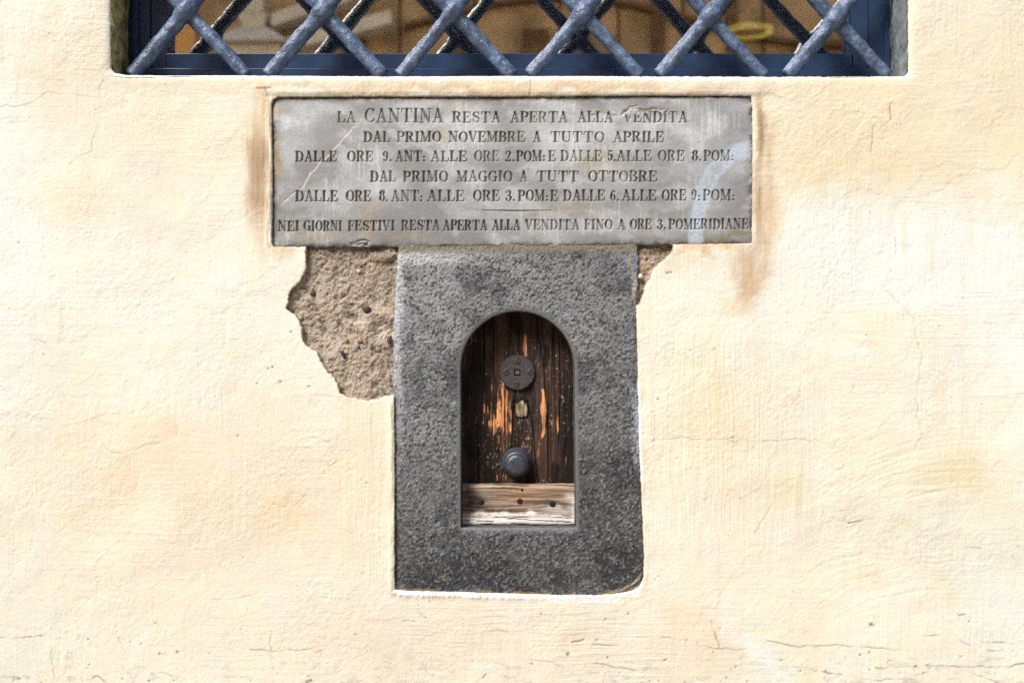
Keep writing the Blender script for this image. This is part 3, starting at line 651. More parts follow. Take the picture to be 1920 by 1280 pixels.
    for c, k, bx, by, rx, ry, pw in [((206, 206, 206), .7, 560, 215, 40, 60, 1), ((208, 208, 207), .6, 700, 350, 60, 40, 1), ((202, 201, 198), .6, 1060, 270, 70, 40, 1), ((206, 205, 202), .5, 960, 380, 90, 20, 1),
                                     ((176, 152, 118), .6, 585, 440, 60, 9, 1), ((180, 152, 110), .6, 690, 418, 20, 14, 1), ((190, 165, 128), .5, 825, 258, 14, 12, 1), ((184, 160, 128), .4, 700, 395, 40, 16, 1), ((178, 158, 128), .4, 870, 200, 30, 12, 1),
                                     ((176, 156, 124), .5, 1120, 300, 40, 20, 1), ((170, 148, 116), .5, 1060, 395, 50, 12, 1), ((150, 130, 96), .75, 1355, 442, 34, 8, 1), ((158, 138, 108), .5, 1240, 452, 60, 7, 1), ((182, 158, 122), .5, 770, 452, 80, 6, 1), ((166, 148, 122), .5, 520, 300, 14, 60, 1),
                                     ((140, 140, 142), .7, 1380, 225, 40, 40, 1), ((128, 128, 130), .6, 1376, 246, 8, 7, 1), ((150, 150, 152), .5, 1340, 345, 40, 50, 1), ((136, 133, 130), .5, 640, 455, 90, 6, 1), ((140, 137, 134), .4, 900, 300, 60, 24, 1), ((138, 134, 131), .4, 600, 320, 60, 40, 1)]:
        col = mixc(col, c, k*blob(W1, W2, bx, by, rx, ry, pw))
    col = mixc(col, (220, 222, 218), .5*ss(.25, .6, fbma(P/4, Q/70, 441, 3))*ss(-.2, .4, n1))
    runs = ss(.2, .7, fbma(P/9, Q/140, 443, 3)); col = mixc(col, (150, 138, 120), .35*runs*ss(380, 460, Q))
    col = mixc(col, (222, 208, 194), .75*scar)
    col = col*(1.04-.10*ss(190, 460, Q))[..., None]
    # dark edges, dirt in the cuts; the nosing's shadow painted along the top
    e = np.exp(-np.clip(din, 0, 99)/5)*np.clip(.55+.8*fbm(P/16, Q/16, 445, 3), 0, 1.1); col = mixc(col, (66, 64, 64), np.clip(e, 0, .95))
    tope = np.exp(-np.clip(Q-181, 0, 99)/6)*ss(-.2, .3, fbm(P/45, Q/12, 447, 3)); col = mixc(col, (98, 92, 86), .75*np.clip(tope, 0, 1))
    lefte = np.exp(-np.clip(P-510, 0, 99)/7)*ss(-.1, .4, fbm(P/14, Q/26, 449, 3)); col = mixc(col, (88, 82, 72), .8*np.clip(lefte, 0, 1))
    col = mixc(col, (206, 178, 134), .7*blob(P+4*n2, Q+8*n2, 517, 206, 8, 10)); col = mixc(col, (168, 130, 82), .7*blob(P+5*n2, Q+8*n2, 516, 288, 6, 24))
    col = mixc(col, (92, 92, 96), .8*blob(P+5*n2, Q+5*n3, 513, 240, 9, 12))
    cut = ss(.35, -1.1, let)*np.clip(wear, .3, 1); col = mixc(col, (92, 84, 74), .52*cut)
    rim = np.exp(-((let-.9)/.8)**2); col = mixc(col, (150, 142, 130), .22*rim*ss(-.3, .4, n2))
    col = mixc(col, (206, 196, 180), .7*chip*ss(-.4, .3, n3)); col = mixc(col, (96, 84, 70), .5*chip*ss(.1, .5, -n2))
    # sprayed pale streak
    dd, t = line_dist(P+2*n2, Q+2*n2, [(1420, 279), (1392, 282), (1362, 296), (1336, 325), (1320, 357), (1312, 390), (1307, 420), (1303, 470)], 60)
    g = fbm(P/1.6, Q/1.6, 451, 2)
    wid = 17-2*t
    sp = ss(wid+3, wid-5, dd+2.5*g)
    k = sp*np.clip(.80+.30*ss(.0, .12, t)*ss(.3, .1, t)-.5*ss(.28, .42, t)*ss(.62, .46, t)*ss(0, -6, dd-12)*.8+.45*g, 0, .95)
    col = mixc(col, (196, 204, 216), k*(1-.75*cut))
    speck = ss(.52, .8, fbm(P/2.2, Q/2.2, 453, 2)); col = mixc(col, (120, 115, 110), .28*speck)
    a = np.where(col/255 <= .04045, col/255/12.92, ((np.clip(col, 0, 255)/255+.055)/1.055)**2.4)/GAIN*np.array((1.05, 1.10, 1.15), dtype=f32)
    P2, Q2, deep, keep = snap(P, Q, (din).astype(f32), h)
    Y = np.where(deep, .024, y*.001)
    fm = keep[:-1, :-1] & keep[1:, :-1] & keep[:-1, 1:] & keep[1:, 1:]
    lid = line_id[:-1, :-1]
    args = ((P2-960)*.001, Y, Z0+(640-Q2)*.001)
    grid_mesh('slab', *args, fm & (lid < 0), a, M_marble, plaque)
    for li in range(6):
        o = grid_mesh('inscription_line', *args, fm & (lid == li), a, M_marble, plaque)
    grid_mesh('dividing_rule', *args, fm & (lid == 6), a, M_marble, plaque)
build_plaque()

# ------------------------------------------------------------------ the little wine hatch: stone frame, wooden shutter and its irons
hatch = thing('wine_hatch', 'rough grey sandstone frame with a small arched wooden shutter, below the plaque', 'hatch', (wx(970), 0, wz(1112)))
DOOR_Y = .058
def build_stone():
    h = 1.25
    P, Q = np.meshgrid(np.arange(730, 1216, h, dtype=f32), np.arange(1124, 448, -h, dtype=f32))
    rag = fbm(P/10, Q/10, 501, 3)
    d_out = -(poly_sdf(P, Q, STONE, 80)+.9*rag)
    d_in = poly_sdf(P, Q, OPENING, 80)
    d = np.minimum(d_out, d_in).astype(f32)
    n1 = fbm(P/90, Q/90, 503, 3); n2 = fbm(P/22, Q/22, 505, 4); n3 = fbm(P/4.4, Q/4.4, 507, 3); n4 = vn(P/2.5, Q/2.5, 511)
    smooth_in = ss(8+3*n2, 3.5, d_in)                       # dressed margin round the opening
    marg = ss(20, 9, P-738+3*n2)*ss(1110, 1000, Q)*ss(455, 480, Q)*.8   # worn arris on the left
    marg = np.maximum(marg, ss(18, 8, Q-466+4*n2)*.7)
    rough = 1-.8*smooth_in-.4*marg
    y = 3.6-.8*n1-(.45*n2+.85*n3+.85*n4)*rough
    y = y+2.8*np.exp(-np.clip(d_out, 0, 99)/3.0)*(1+.6*n2)+1.6*np.exp(-np.clip(d_in, 0, 99)/2.0)
    # nicks
    for px, py, r, dp_ in [(963, 1013, 6, 4), (820, 978, 5, 3), (832, 1026, 8, 2.5), (1085, 1060, 10, 1.5), (795, 690, 5, 2.5), (1113, 600, 4, 2.5), (1034, 506, 4, 2.5), (1000, 1042, 4, 2), (870, 1060, 5, 1.5)]:
        y = y+dp_*np.exp(-(((P-px)*1.0+(Q-py)*.5)**2/(r*r)+(Q-py)**2/(r*r*.6)))
    col = np.empty(P.shape+(3,), dtype=f32); col[:] = (124, 125, 125)
    col = mixc(col, (150, 151, 150), ss(-.1, .8, n1+.25*n2+.5*blob(P, Q, 850, 560, 130, 120)+.4*blob(P, Q, 800, 880, 50, 90)+.3*blob(P, Q, 1100, 760, 30, 120)-.15)*.8)
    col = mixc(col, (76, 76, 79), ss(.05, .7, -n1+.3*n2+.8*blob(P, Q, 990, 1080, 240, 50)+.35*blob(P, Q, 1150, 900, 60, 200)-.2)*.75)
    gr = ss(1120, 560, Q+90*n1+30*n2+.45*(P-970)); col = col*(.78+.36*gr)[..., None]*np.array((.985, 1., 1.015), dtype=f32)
    col = mixc(col, (86, 86, 92), .35*ss(.1, .6, fbm(P/40, Q/30, 515, 4)))
    col = mixc(col, (190, 188, 182), ss(.3, .9, n3+.5*n4)*.5*rough); col = mixc(col, (50, 50, 52), ss(.2, .85, -n3-.5*n4)*.65*rough)
    cd, t = line_dist(P+2*n2, Q+2*n2, [(1140, 1113), (1165, 1107), (1184, 1096), (1203, 1078)]); col = mixc(col, (206, 190, 160), .85*np.exp(-(cd/2.6)**2)); y = y+3*ss(2, 6, (P-1165)*.62+(Q-1107))*ss(1130, 1160, P)*ss(1070, 1085, Q)
    # worn pale left arris, lime at the top, white smear on the right
    col = mixc(col, (222, 226, 230), .95*ss(24, 11, P-738+5*n2)*ss(1000, 520, Q)*ss(462, 480, Q)*(.75+.4*n3))
    col = mixc(col, (214, 216, 214), .85*ss(18, 7, np.abs(Q-482)+5*n2)*ss(980, 780, P+40*n2)); col = mixc(col, (150, 140, 118), .8*ss(15, 3, Q-463+3*n2))
    U = P+8*n2; V = Q+10*n2
    col = mixc(col, (186, 192, 208), .8*ss(24, 9, np.abs(1201-P)+7*n2)*ss(712, 735, Q)*ss(905, 840, Q)*(.75+.5*n3))
    col = mixc(col, (150, 160, 176), .6*blob(U, V, 1186, 500, 14, 30)); col = mixc(col, (200, 178, 142), .7*blob(P+3*n2, Q+8*n2, 1182, 492, 4, 14)); col = mixc(col, (206, 198, 178), .85*blob(P+3*n2, Q+6*n2, 1189, 536, 4, 24, 2))
    col = mixc(col, (200, 196, 186), .5*blob(U, V, 1146, 1044, 7, 5)); col = mixc(col, (46, 66, 80), .8*blob(P+6*n3, Q+6*n2, 832, 1024, 7, 6)); col = mixc(col, (52, 74, 86), .6*blob(P+6*n3, Q+8*n2, 820, 976, 4, 10))
    col = mixc(col, (160, 162, 160), .45*blob(U, V, 812, 930, 26, 50)); col = mixc(col, (150, 150, 148), .4*blob(U, V, 1120, 780, 14, 90))
    col = mixc(col, (128, 128, 130), .75*smooth_in)
    col = mixc(col, (158, 160, 168), .6*ss(7, 3, np.abs(Q-995))*ss(862, 870, P)*ss(1084, 1078, P)*(.7+.5*n3))
    col = mixc(col, (118, 110, 92), .5*ss(9, 3, d_in)*ss(720, 640, Q))
    col = mixc(col, (200, 172, 124), .7*ss(8, 4, d_out+2*n2)*ss(1085, 1100, Q)*ss(-.3, .2, n2))
    a = np.where(col/255 <= .04045, col/255/12.92, ((np.clip(col, 0, 255)/255+.055)/1.055)**2.4)/GAIN
    P2, Q2, deep, keep = snap(P, Q, d, h)
    Y = np.where(deep, np.where(d_in < d_out, .012, .034), y*.001)
    fm = keep[:-1, :-1] & keep[1:, :-1] & keep[:-1, 1:] & keep[1:, 1:]
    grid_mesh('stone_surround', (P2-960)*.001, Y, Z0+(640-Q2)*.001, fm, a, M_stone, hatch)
    # the reveal of the opening: a ruled ring from the face back to the shutter
    ring = OPENING; n = len(ring); pts = []
    for k in range(n):                                # resample
        (ax, ay), (bx, by) = ring[k], ring[(k+1) % n]
        m = max(1, int(math.hypot(bx-ax, by-ay)/4))
        for j in range(m): pts.append((ax+(bx-ax)*j/m, ay+(by-ay)*j/m))
    bm = bmesh.new(); prev = None; cx, cy = 971, 800
    for k in range(9):
        t = k/8; yy = .007+(DOOR_Y+.016-.007)*t
        row = [bm.verts.new(((px-960)*.001*(1-.010*t)+.00011*t+.0004*math.sin(px*.3+py*.23+k), yy, Z0+(640-py)*.001+.0004*math.sin(px*.21-py*.31+k*2))) for px, py in pts]
        if prev:
            N = len(pts)
            for j in range(N): bm.faces.new((prev[j], prev[(j+1) % N], row[(j+1) % N], row[j]))
        prev = row
    m = plain('dressed_stone', (.115, .11, .10), .85, .2, 0, .35, 60, 380, .6, .0015)
    bm_obj('stone_reveal', bm, m, hatch, smooth=True)
build_stone()

def build_shutter():
    h = .95
    P, Q = np.meshgrid(np.arange(852, 1092, h, dtype=f32), np.arange(930, 572, -h, dtype=f32))
    # grain: vertical, bending round the old keyhole
    bend = 9*blob(P, Q, 978, 770, 26, 46)*np.sign(P-978)*np.exp(-np.abs(P-978)/40)
    G = P-bend+3*fbm(P/60, Q/160, 601, 2)
    g1 = fbma(G/8, Q/220, 603, 4); g2 = fbma(G/2.6, Q/90, 607, 3); n2 = fbm(P/14, Q/20, 609, 4); n3 = fbma(P/3, Q/14, 611, 3)
    y = DOOR_Y*1000-.9*g1-.6*g2-.35*n3
    crk = np.zeros(P.shape, dtype=f32)
    for pts, wd in [([(905, 600), (906, 690), (903, 760)], .9), ([(925, 600), (924, 660), (928, 720)], .9), ([(968, 730), (962, 790), (960, 850)], 1.4), ([(985, 740), (1000, 800), (1008, 880), (1012, 910)], 1.4), ([(1010, 620), (1022, 690), (1026, 760)], 1.1),
                    ([(1052, 640), (1054, 740), (1050, 840)], 1.0), ([(893, 800), (895, 905)], 1.1), ([(944, 880), (940, 912)], 1), ([(1030, 760), (1030, 905)], .9), ([(958, 590), (957, 650)], .8)]:
        dd, t = line_dist(P+1.5*g1, Q, pts); k = np.exp(-(dd/wd)**2); crk = np.maximum(crk, k)
    y = y+2.2*crk
    col = np.empty(P.shape+(3,), dtype=f32); col[:] = (66, 47, 38)
    col = mixc(col, (98, 72, 58), ss(.0, .7, g1+.3*g2)*.7); col = mixc(col, (32, 22, 18), ss(.0, .6, -g1-.4*g2)*.85)
    col = mixc(col, (84, 66, 62), .75*blob(P+5*n2, Q, 1005, 720, 22, 150, 2)*ss(-.5, .3, g2)); col = mixc(col, (96, 72, 54), .5*blob(P, Q, 930, 640, 60, 50)*ss(-.3, .4, g2))
    col = mixc(col, (28, 20, 17), .7*blob(P, Q, 890, 800, 24, 140, 2)); col = mixc(col, (34, 27, 24), .5*blob(P, Q, 1062, 760, 18, 160, 2))  # left side: shade of the reveal painted into the wood colour
    # bare orange wood where the black has worn off
    bare = np.zeros(P.shape, dtype=f32)
    for bx, by, rx, ry, k in [(945, 775, 16, 58, 1), (925, 785, 15, 45, .8), (908, 775, 7, 42, .7), (1021, 775, 7, 44, 1), (1018, 815, 6, 20, .9), (1036, 785, 7, 36, .75), (1048, 790, 6, 30, .6), (985, 650, 5, 26, .7), (940, 820, 24, 40, .55), (942, 905, 20, 8, .5), (1066, 870, 5, 40, .55), (1052, 890, 10, 22, .5), (930, 735, 18, 24, .55), (1010, 850, 8, 40, .4), (895, 850, 6, 40, .3), (880, 830, 4, 30, .3)]:
        bare = np.maximum(bare, k*blob(P+2*n2, Q+6*n2, bx, by, rx, ry, 2))
    bare = ss(.38, .72, bare*(.74+.75*fbma(G/3.4, Q/55, 621, 4)+.35*n3))
    bc = np.empty_like(col); bc[:] = (196, 130, 80); bc = mixc(bc, (238, 172, 112), ss(0, .6, g2)*.8); bc = mixc(bc, (150, 84, 42), ss(0, .6, -g2)*.8)
    col = col+(bc-col)*(bare*.92)[..., None]; y = y+.8*bare
    # pale flecks of old paint and plaster dust
    fl = ss(.93, 1.05, fbm(P/2.2, Q/5, 631, 2)+.25*fbm(P/40, Q/40, 633, 2)+.18*(np.exp(-((np.hypot(P-968, Q-868)-32)/9)**2)+np.exp(-((np.hypot(P-970, Q-700)-38)/8)**2)+blob(P, Q, 900, 860, 40, 50))); col = mixc(col, (188, 182, 172), .7*fl)
    rot = ss(.15, .6, fbm(P/26, Q/60, 641, 4)+.35*g1)*(1-.6*bare); col = mixc(col, (17, 13, 12), .75*rot); y = y+.9*rot
    # the plugged keyhole
    r = np.hypot((P-978)/1.05+4.5*n2, (Q-770)/1.1+3.5*n3)
    plug = ss(15.5, 11, r); col = mixc(col, (214, 194, 162), plug*(.75+.4*n3)); col = mixc(col, (112, 88, 58), .6*ss(9, 4, np.hypot(P-974, Q-766))); col = mixc(col, (24, 17, 13), .85*np.exp(-((r-16)/2.2)**2))
    y = y-1.2*plug+1.6*np.exp(-((r-16)/2)**2)+1.2*plug*n3
    col = mixc(col, (18, 12, 10), .85*crk)
    a = np.where(col/255 <= .04045, col/255/12.92, ((np.clip(col, 0, 255)/255+.055)/1.055)**2.4)*.80*(1+.55*bare[..., None])
    s = (DIST+DOOR_Y)/DIST*0+1
    grid_mesh('shutter_panel', (P-960)*.001*s, y*.001, Z0+(640-Q)*.001, np.ones((P.shape[0]-1, P.shape[1]-1), bool), a, M_door, hatch)
build_shutter()

def build_board():
    h = .95; YB = 36.0
    P, Q = np.meshgrid(np.arange(864.5, 1081, h, dtype=f32), np.arange(994, 911, -h, dtype=f32))
    G = Q+2.2*fbm(P/70, Q/30, 651, 3)
    g1 = fbma(P/170, G/7, 653, 4); g2 = fbma(P/70, G/2.4, 655, 3); n2 = fbm(P/16, Q/10, 657, 4)
    y = YB-.55*g1-.4*g2+3.0*np.exp(-np.clip(Q-914, 0, 99)/2)+3.2*ss(986, 993, Q)
    lip = ss(965, 972, Q+3*n2); y = y-1.6*lip
    col = np.empty(P.shape+(3,), dtype=f32); col[:] = (158, 140, 122)
    col = mixc(col, (188, 166, 142), ss(0, .6, g1+.3*g2)*.8); col = mixc(col, (88, 70, 56), ss(0, .6, -g1-.4*g2)*.85)
    col = mixc(col, (150, 112, 80), .5*blob(P, Q, 990, 932, 70, 18)); col = mixc(col, (70, 52, 40), .7*ss(.25, .6, fbma(P/120, G/1.9, 659, 2)))
    pale = np.maximum(ss(958, 972, Q+6*n2-6*ss(1000, 1070, P)-6*ss(900, 870, P)), .9*ss(1052, 1076, P+9*n2)*ss(920, 938, Q)); pale = np.maximum(pale, .8*blob(P+8*n2, Q+5*n2, 1050, 960, 40, 9))
    col = mixc(col, (244, 242, 240), pale*.95*(.85+.2*g2)); col = mixc(col, (196, 192, 198), .5*ss(976, 984, Q)*ss(0, .5, n2+.2))
    smoke = np.maximum(.95*blob(P+8*n2, Q+5*n2, 888, 946, 18, 20, 1.5), .8*blob(P+6*n2, Q+4*n2, 876, 930, 14, 16)); smoke = np.maximum(smoke, .6*blob(P+12*n2, Q+4*n2, 905, 957, 26, 7)); smoke = np.maximum(smoke, .5*blob(P+12*n2, Q+4*n2, 1035, 950, 18, 8)); smoke = np.maximum(smoke, .4*blob(P+12*n2, Q+3*n2, 945, 962, 26, 4))
    col = mixc(col, (44, 38, 36), np.clip(smoke*(.9+.3*g2), 0, 1)); col = mixc(col, (150, 148, 146), .5*blob(P+5*n2, Q+5*n2, 902, 925, 9, 8))
    crk = np.zeros(P.shape, dtype=f32)
    for pts, wd in [([(866, 974), (930, 975), (960, 977), (1000, 974), (1080, 976)], .8), ([(866, 981), (940, 984), (955, 978), (1078, 985)], .9), ([(868, 990), (950, 988), (1020, 991), (1080, 989)], 1.4)]:
        dd, t = line_dist(P, Q+1.5*n2, pts); crk = np.maximum(crk, np.exp(-(dd/wd)**2)*ss(-.5, .2, n2))
    y = y+1.6*crk; col = mixc(col, (60, 50, 42), .8*crk); col = mixc(col, (60, 54, 46), .6*ss(986, 992, Q))
    a = np.where(col/255 <= .04045, col/255/12.92, ((np.clip(col, 0, 255)/255+.055)/1.055)**2.4)/GAIN*1.3
    # bend the border rows back to give the board its thickness
    y[-1, :] = DOOR_Y*1000-2; y[0, :] = DOOR_Y*1000-2; y[:, 0] = DOOR_Y*1000-2; y[:, -1] = DOOR_Y*1000-2
    P[:, 0] = P[:, 1]; P[:, -1] = P[:, -2]; Q[0, :] = Q[1, :]; Q[-1, :] = Q[-2, :]
    o = grid_mesh('kick_board', (P-960)*.001, y*.001, Z0+(640-Q)*.001, np.ones((P.shape[0]-1, P.shape[1]-1), bool), a, M_board, hatch)
    for px, py, r in [(902, 945, 5), (975, 944, 5.5), (1037, 949, 6), (979, 922, 2.4)]:
        bm = bmesh.new(); lathe_y(bm, [(r*.001, .0372), (r*.001, .0350), (r*.0007, .0342), (0, .0340)], wx(px), wz(py), 16, .05)
        bm_obj('nail', bm, M_nail, o, smooth=False)
build_board()

def build_irons():
    # lock plate with four slotted screws round a square spindle hole
    cx, cz = wx(970, .045), wz(698, .045); yb, yf = DOOR_Y+.001, DOOR_Y-.0065
    R = .0335; hs = .0062
    bm = bmesh.new(); n = 64
    ang = [2*math.pi*(k+.5)/n for k in range(n)]
    def sq(a, s):
        c, d = math.cos(a), math.sin(a); m = max(abs(c), abs(d)); return s*c/m, s*d/m
    prof = []
    rows = []
    for kind, r, y in [('c', R, yb), ('c', R, yf+.0014), ('c', R-.0012, yf), ('c', R*.8, yf-.0002), ('c', R*.55, yf+.0001), ('s', hs*1.5, yf-.0001), ('s', hs, yf), ('s', hs*.97, yf+.006)]:
        row = []
        for a in ang:
            if kind == 'c': x, z = r*math.cos(a), r*math.sin(a)
            else: x, z = sq(a, r)
            row.append(bm.verts.new((cx+x, y, cz+z)))
        rows.append(row)
    for a, b in zip(rows[:-1], rows[1:]):
        for k in range(n): bm.faces.new((a[k], a[(k+1) % n], b[(k+1) % n], b[k]))
    plate = bm_obj('lock_plate', bm, M_plate, hatch, smooth=False)
    bm = bmesh.new(); box(bm, cx-.0041, cx+.0043, yf+.0022, yf+.006, cz-.004, cz+.0042); bmesh.ops.rotate(bm, verts=bm.verts[:], cent=(cx, yf, cz), matrix=Matrix.Rotation(.12, 3, 'Y'))
    bm_obj('square_spindle', bm, M_core, plate, bevel=.0006)
    for sx, sz, rot in [(0, 21.5, 1.5), (24.5, 1, -.7), (-1.5, -22, .25), (-22, .5, -.5)]:
        bm = bmesh.new(); x, z = cx+sx*.001, cz+sz*.001; r = .0058
        ns = 24; back = []; front = []; mid = []
        for half in (0, 1):                            # the two halves of a slotted head, bottom of the slot between
            pts = []
            for k in range(13):
                a = math.pi*half+math.asin(.14)+(math.pi-2*math.asin(.14))*k/12
                pts.append((r*math.cos(a), r*math.sin(a)))
            lo = [bm.verts.new((x+p, yf+.0005, z+q)) for p, q in pts]; up = [bm.verts.new((x+p, yf-.0012, z+q)) for p, q in pts]; tp = [bm.verts.new((x+p*.86, yf-.0018, z+q*.86 if True else z)) for p, q in pts]
            for A, B in ((lo, up), (up, tp)):
                for k in range(12): bm.faces.new((A[k], A[k+1], B[k+1], B[k]))
                bm.faces.new((A[-1], A[0], B[0], B[-1]))
            bm.faces.new(tp)
        bmesh.ops.rotate(bm, verts=bm.verts[:], cent=(x, yf, z), matrix=Matrix.Rotation(rot, 3, 'Y'))
        bm_obj('screw', bm, M_screw, plate)
    # the knob: flared collar and domed cap
    kx, kz = wx(968.5, .03), wz(869.5, .03)
    bm = bmesh.new(); lathe_y(bm, [(.029, DOOR_Y+.001), (.0295, DOOR_Y-.002), (.0285, DOOR_Y-.005), (.0255, DOOR_Y-.009), (.0235, DOOR_Y-.014), (.0228, DOOR_Y-.019), (.0215, DOOR_Y-.021), (.018, DOOR_Y-.0212)], kx, kz, 56, .012)
    kn = bm_obj('knob', bm, M_knob, hatch, smooth=True)
    bm = bmesh.new(); lathe_y(bm, [(.0188, DOOR_Y-.020), (.0192, DOOR_Y-.026), (.0186, DOOR_Y-.030), (.0168, DOOR_Y-.0325), (.011, DOOR_Y-.0335), (0, DOOR_Y-.0338)], kx-.0005, kz-.001, 48, .012)
    bm_obj('knob_cap', bm, M_knob, kn, smooth=True)
build_irons()

# ------------------------------------------------------------------ window: blue frame, pane
win = thing('window', 'dark blue framed window with one wide pane, behind the iron grille above the plaque', 'window', (0, .12, wz(143)))
FY = .112                                             # front of the frame
def fbox(name, x0, x1, y0, y1, z0, z1, bev=.0012):
    bm = bmesh.new(); box(bm, x0, x1, y0, y1, z0, z1); return bm_obj(name, bm, M_frame, win, bevel=bev)
zt = Z0+1.20
gx0, gx1, gz0 = wx(318, FY+.02), wx(1592, FY+.02), wz(101, FY+.006)
zb = wz(143)-.004
# outer fixed frame and the sash set a little back
fl, fr = -.7565, .7465
fbox('bottom_rail', gx0-.004, gx1+.004, FY+.004, FY+.055, wz(127.5, FY), gz0)
fbox('frame_rail', fl, fr, FY-.002, FY+.06, zb-.01, wz(128.5, FY))
fbox('stile', wx(283, FY+.004), gx0, FY+.004, FY+.055, wz(127.5, FY)+.0005, zt)
fbox('stile', gx1, wx(1628, FY+.004), FY+.004, FY+.055, wz(127.5, FY)+.0005, zt)
fbox('frame_stile', fl, wx(281.5, FY), FY-.002, FY+.06, wz(128.5, FY)+.001, zt)
fbox('frame_stile', wx(1629.5, FY), fr, FY-.002, FY+.06, wz(128.5, FY)+.001, zt)
fbox('bead', fl+.012, wx(262, FY), FY-.010, FY-.003, wz(128.5, FY)+.002, zt)
fbox('bead', wx(1657, FY), fr-.003, FY-.008, FY-.003, wz(128.5, FY)+.002, zt)
fbox('glazing_bead', gx1-.004, gx1-.0005, FY+.012, FY+.03, gz0+.001, zt, .0006)
fbox('top_rail', fl, fr, FY-.002, FY+.06, zt+.001, zt+.07)
def glass_material():
    m, n, l, b = mat('window_glass')
    out = n['Material Output']; n.remove(b)
    tr = n.new('ShaderNodeBsdfTransparent'); tr.inputs[0].default_value = (.86, .9, .88, 1)
    gl = n.new('ShaderNodeBsdfGlossy'); gl.inputs['Roughness'].default_value = .01; gl.inputs[0].default_value = (1, .97, .92, 1)
    mx = n.new('ShaderNodeMixShader'); fz = n.new('ShaderNodeFresnel'); fz.inputs[0].default_value = 1.6
    f = math_n(n, l, 'MINIMUM', math_n(n, l, 'ADD', fz.outputs[0], .66), 1.0)
    bp = n.new('ShaderNodeBump'); bp.inputs['Strength'].default_value = .04; bp.inputs['Distance'].default_value = .002
    l.new(noise(n, l, 6, 2, .5), bp.inputs['Height']); l.new(bp.outputs[0], gl.inputs['Normal'])
    l.new(f, mx.inputs[0]); l.new(tr.outputs[0], mx.inputs[1]); l.new(gl.outputs[0], mx.inputs[2]); l.new(mx.outputs[0], out.inputs[0])
    return m
M_glass = glass_material()
bm = bmesh.new(); box(bm, gx0-.003, gx1+.003, FY+.032, FY+.036, gz0-.003, zt+.003); bm_obj('pane', bm, M_glass, win)

# ------------------------------------------------------------------ forged grille
grille = thing('window_grille', 'blue grey painted wrought iron grille of thick diagonal bars across the window', 'grille', (0, .05, wz(143)))
GY = .052
def gp(px, py): return Vector((wx(px, GY), wz(py, GY)))
cross = [(350, 22), (605, 22), (850, 22.5), (1092, 26), (1330, 30), (1565, 37)]
fwd = [(Vector((93, -110)), c) for c in cross]; back = [(Vector((104, 112)), c) for c in cross]
LF, LB = [], []
ext_l = [(350-243*k, 22) for k in (1, 2, 3, 4, 5)]; ext_r = [(1565+240*k, 38) for k in (1, 2, 3, 4, 5)]
for c in ext_l+cross+ext_r:
    a = gp(*c)
    LF.append((a, Vector((93, 110)).normalized())); LB.append((a, Vector((-104, 112)).normalized()))
def clip(a, d, x0, x1, z0, z1):
    t0, t1 = -9, 9
    for p, q, lo, hi in ((a.x, d.x, x0, x1), (a.y, d.y, z0, z1)):
        u, v = (lo-p)/q, (hi-p)/q
        if u > v: u, v = v, u
        t0, t1 = max(t0, u), min(t1, v)
    return (t0, t1) if t1-t0 > .03 else None
def inter(a, d, b, e):
    den = d.x*e.y-d.y*e.x
    return ((b.x-a.x)*e.y-(b.y-a.y)*e.x)/den
def bar(a, d, others, r0, bulge, yo, seed):
    c = clip(a, d, -.752, .742, wz(139.5, GY), Z0+1.21)
    if not c: return
    t0, t1 = c
    ts = [inter(a, d, b, e) for b, e in others]
    ts = [t for t in ts if t0-.05 < t < t1+.05]
    n = max(8, int((t1-t0)/.0045)); k_ = 26
    t = np.linspace(t0-.004, t1, n+1)[:, None]; ph = np.linspace(0, 2*np.pi, k_, endpoint=False)[None]
    r = np.full((n+1, k_), r0)
    y_c = np.full((n+1, 1), GY+yo)
    for q in ts:
        g = np.exp(-((t-q)/.024)**2)
        r = r+bulge*np.exp(-((t-q)/.019)**4)*np.ones((1, k_)); y_c = y_c-(.006 if bulge > .002 else -.002)*g
    A = np.cos(ph)*np.ones_like(t)*r0; B = np.sin(ph)*np.ones_like(t)*r0
    tt = t*np.ones_like(ph)
    r = r+.0011*fbm(tt/.02, ph*np.ones_like(t)*1.3+np.cos(ph)*1.5, seed, 3)+.0008*fbm(tt/.006+3*np.sin(ph), np.cos(ph)*3+tt*0, seed+4, 2)+.0015*vn(tt/.09, tt*0, seed+2)
    bend = .0018*vn(t/.16, t*0, seed+6)
    nrm = Vector((-d.y, d.x))
    X = a.x+d.x*tt+nrm.x*(r*np.cos(ph)+bend); Z = a.y+d.y*tt+nrm.y*(r*np.cos(ph)+bend); Y = y_c+r*np.sin(ph)
    # flatten the foot where it is leaded into the sill
    me = bpy.data.meshes.new('bar')
    V = np.stack([X, Y, Z], -1).reshape(-1, 3)
    idx = np.arange((n+1)*k_).reshape(n+1, k_)
    F = np.stack([idx[:-1], np.roll(idx[:-1], -1, 1), np.roll(idx[1:], -1, 1), idx[1:]], -1).reshape(-1, 4)
    faces = [tuple(f) for f in F.tolist()]+[tuple(idx[0].tolist()), tuple(idx[-1, ::-1].tolist())]
    me.from_pydata(V.tolist(), [], faces); me.polygons.foreach_set('use_smooth', np.full(len(me.polygons), True)); me.materials.append(M_iron)
    bm = bmesh.new(); bm.from_mesh(me); bmesh.ops.recalc_face_normals(bm, faces=bm.faces[:]); bm.to_mesh(me); bm.free()
    o = bpy.data.objects.new('bar', me); COL.objects.link(o); place(o, grille)
for k, (a, d) in enumerate(LF): bar(a, d, LB, 0.0134, .0044, -.002, 700+k*7)
for k, (a, d) in enumerate(LB): bar(a, d, LF, 0.0130, .0004, .0015, 800+k*7)

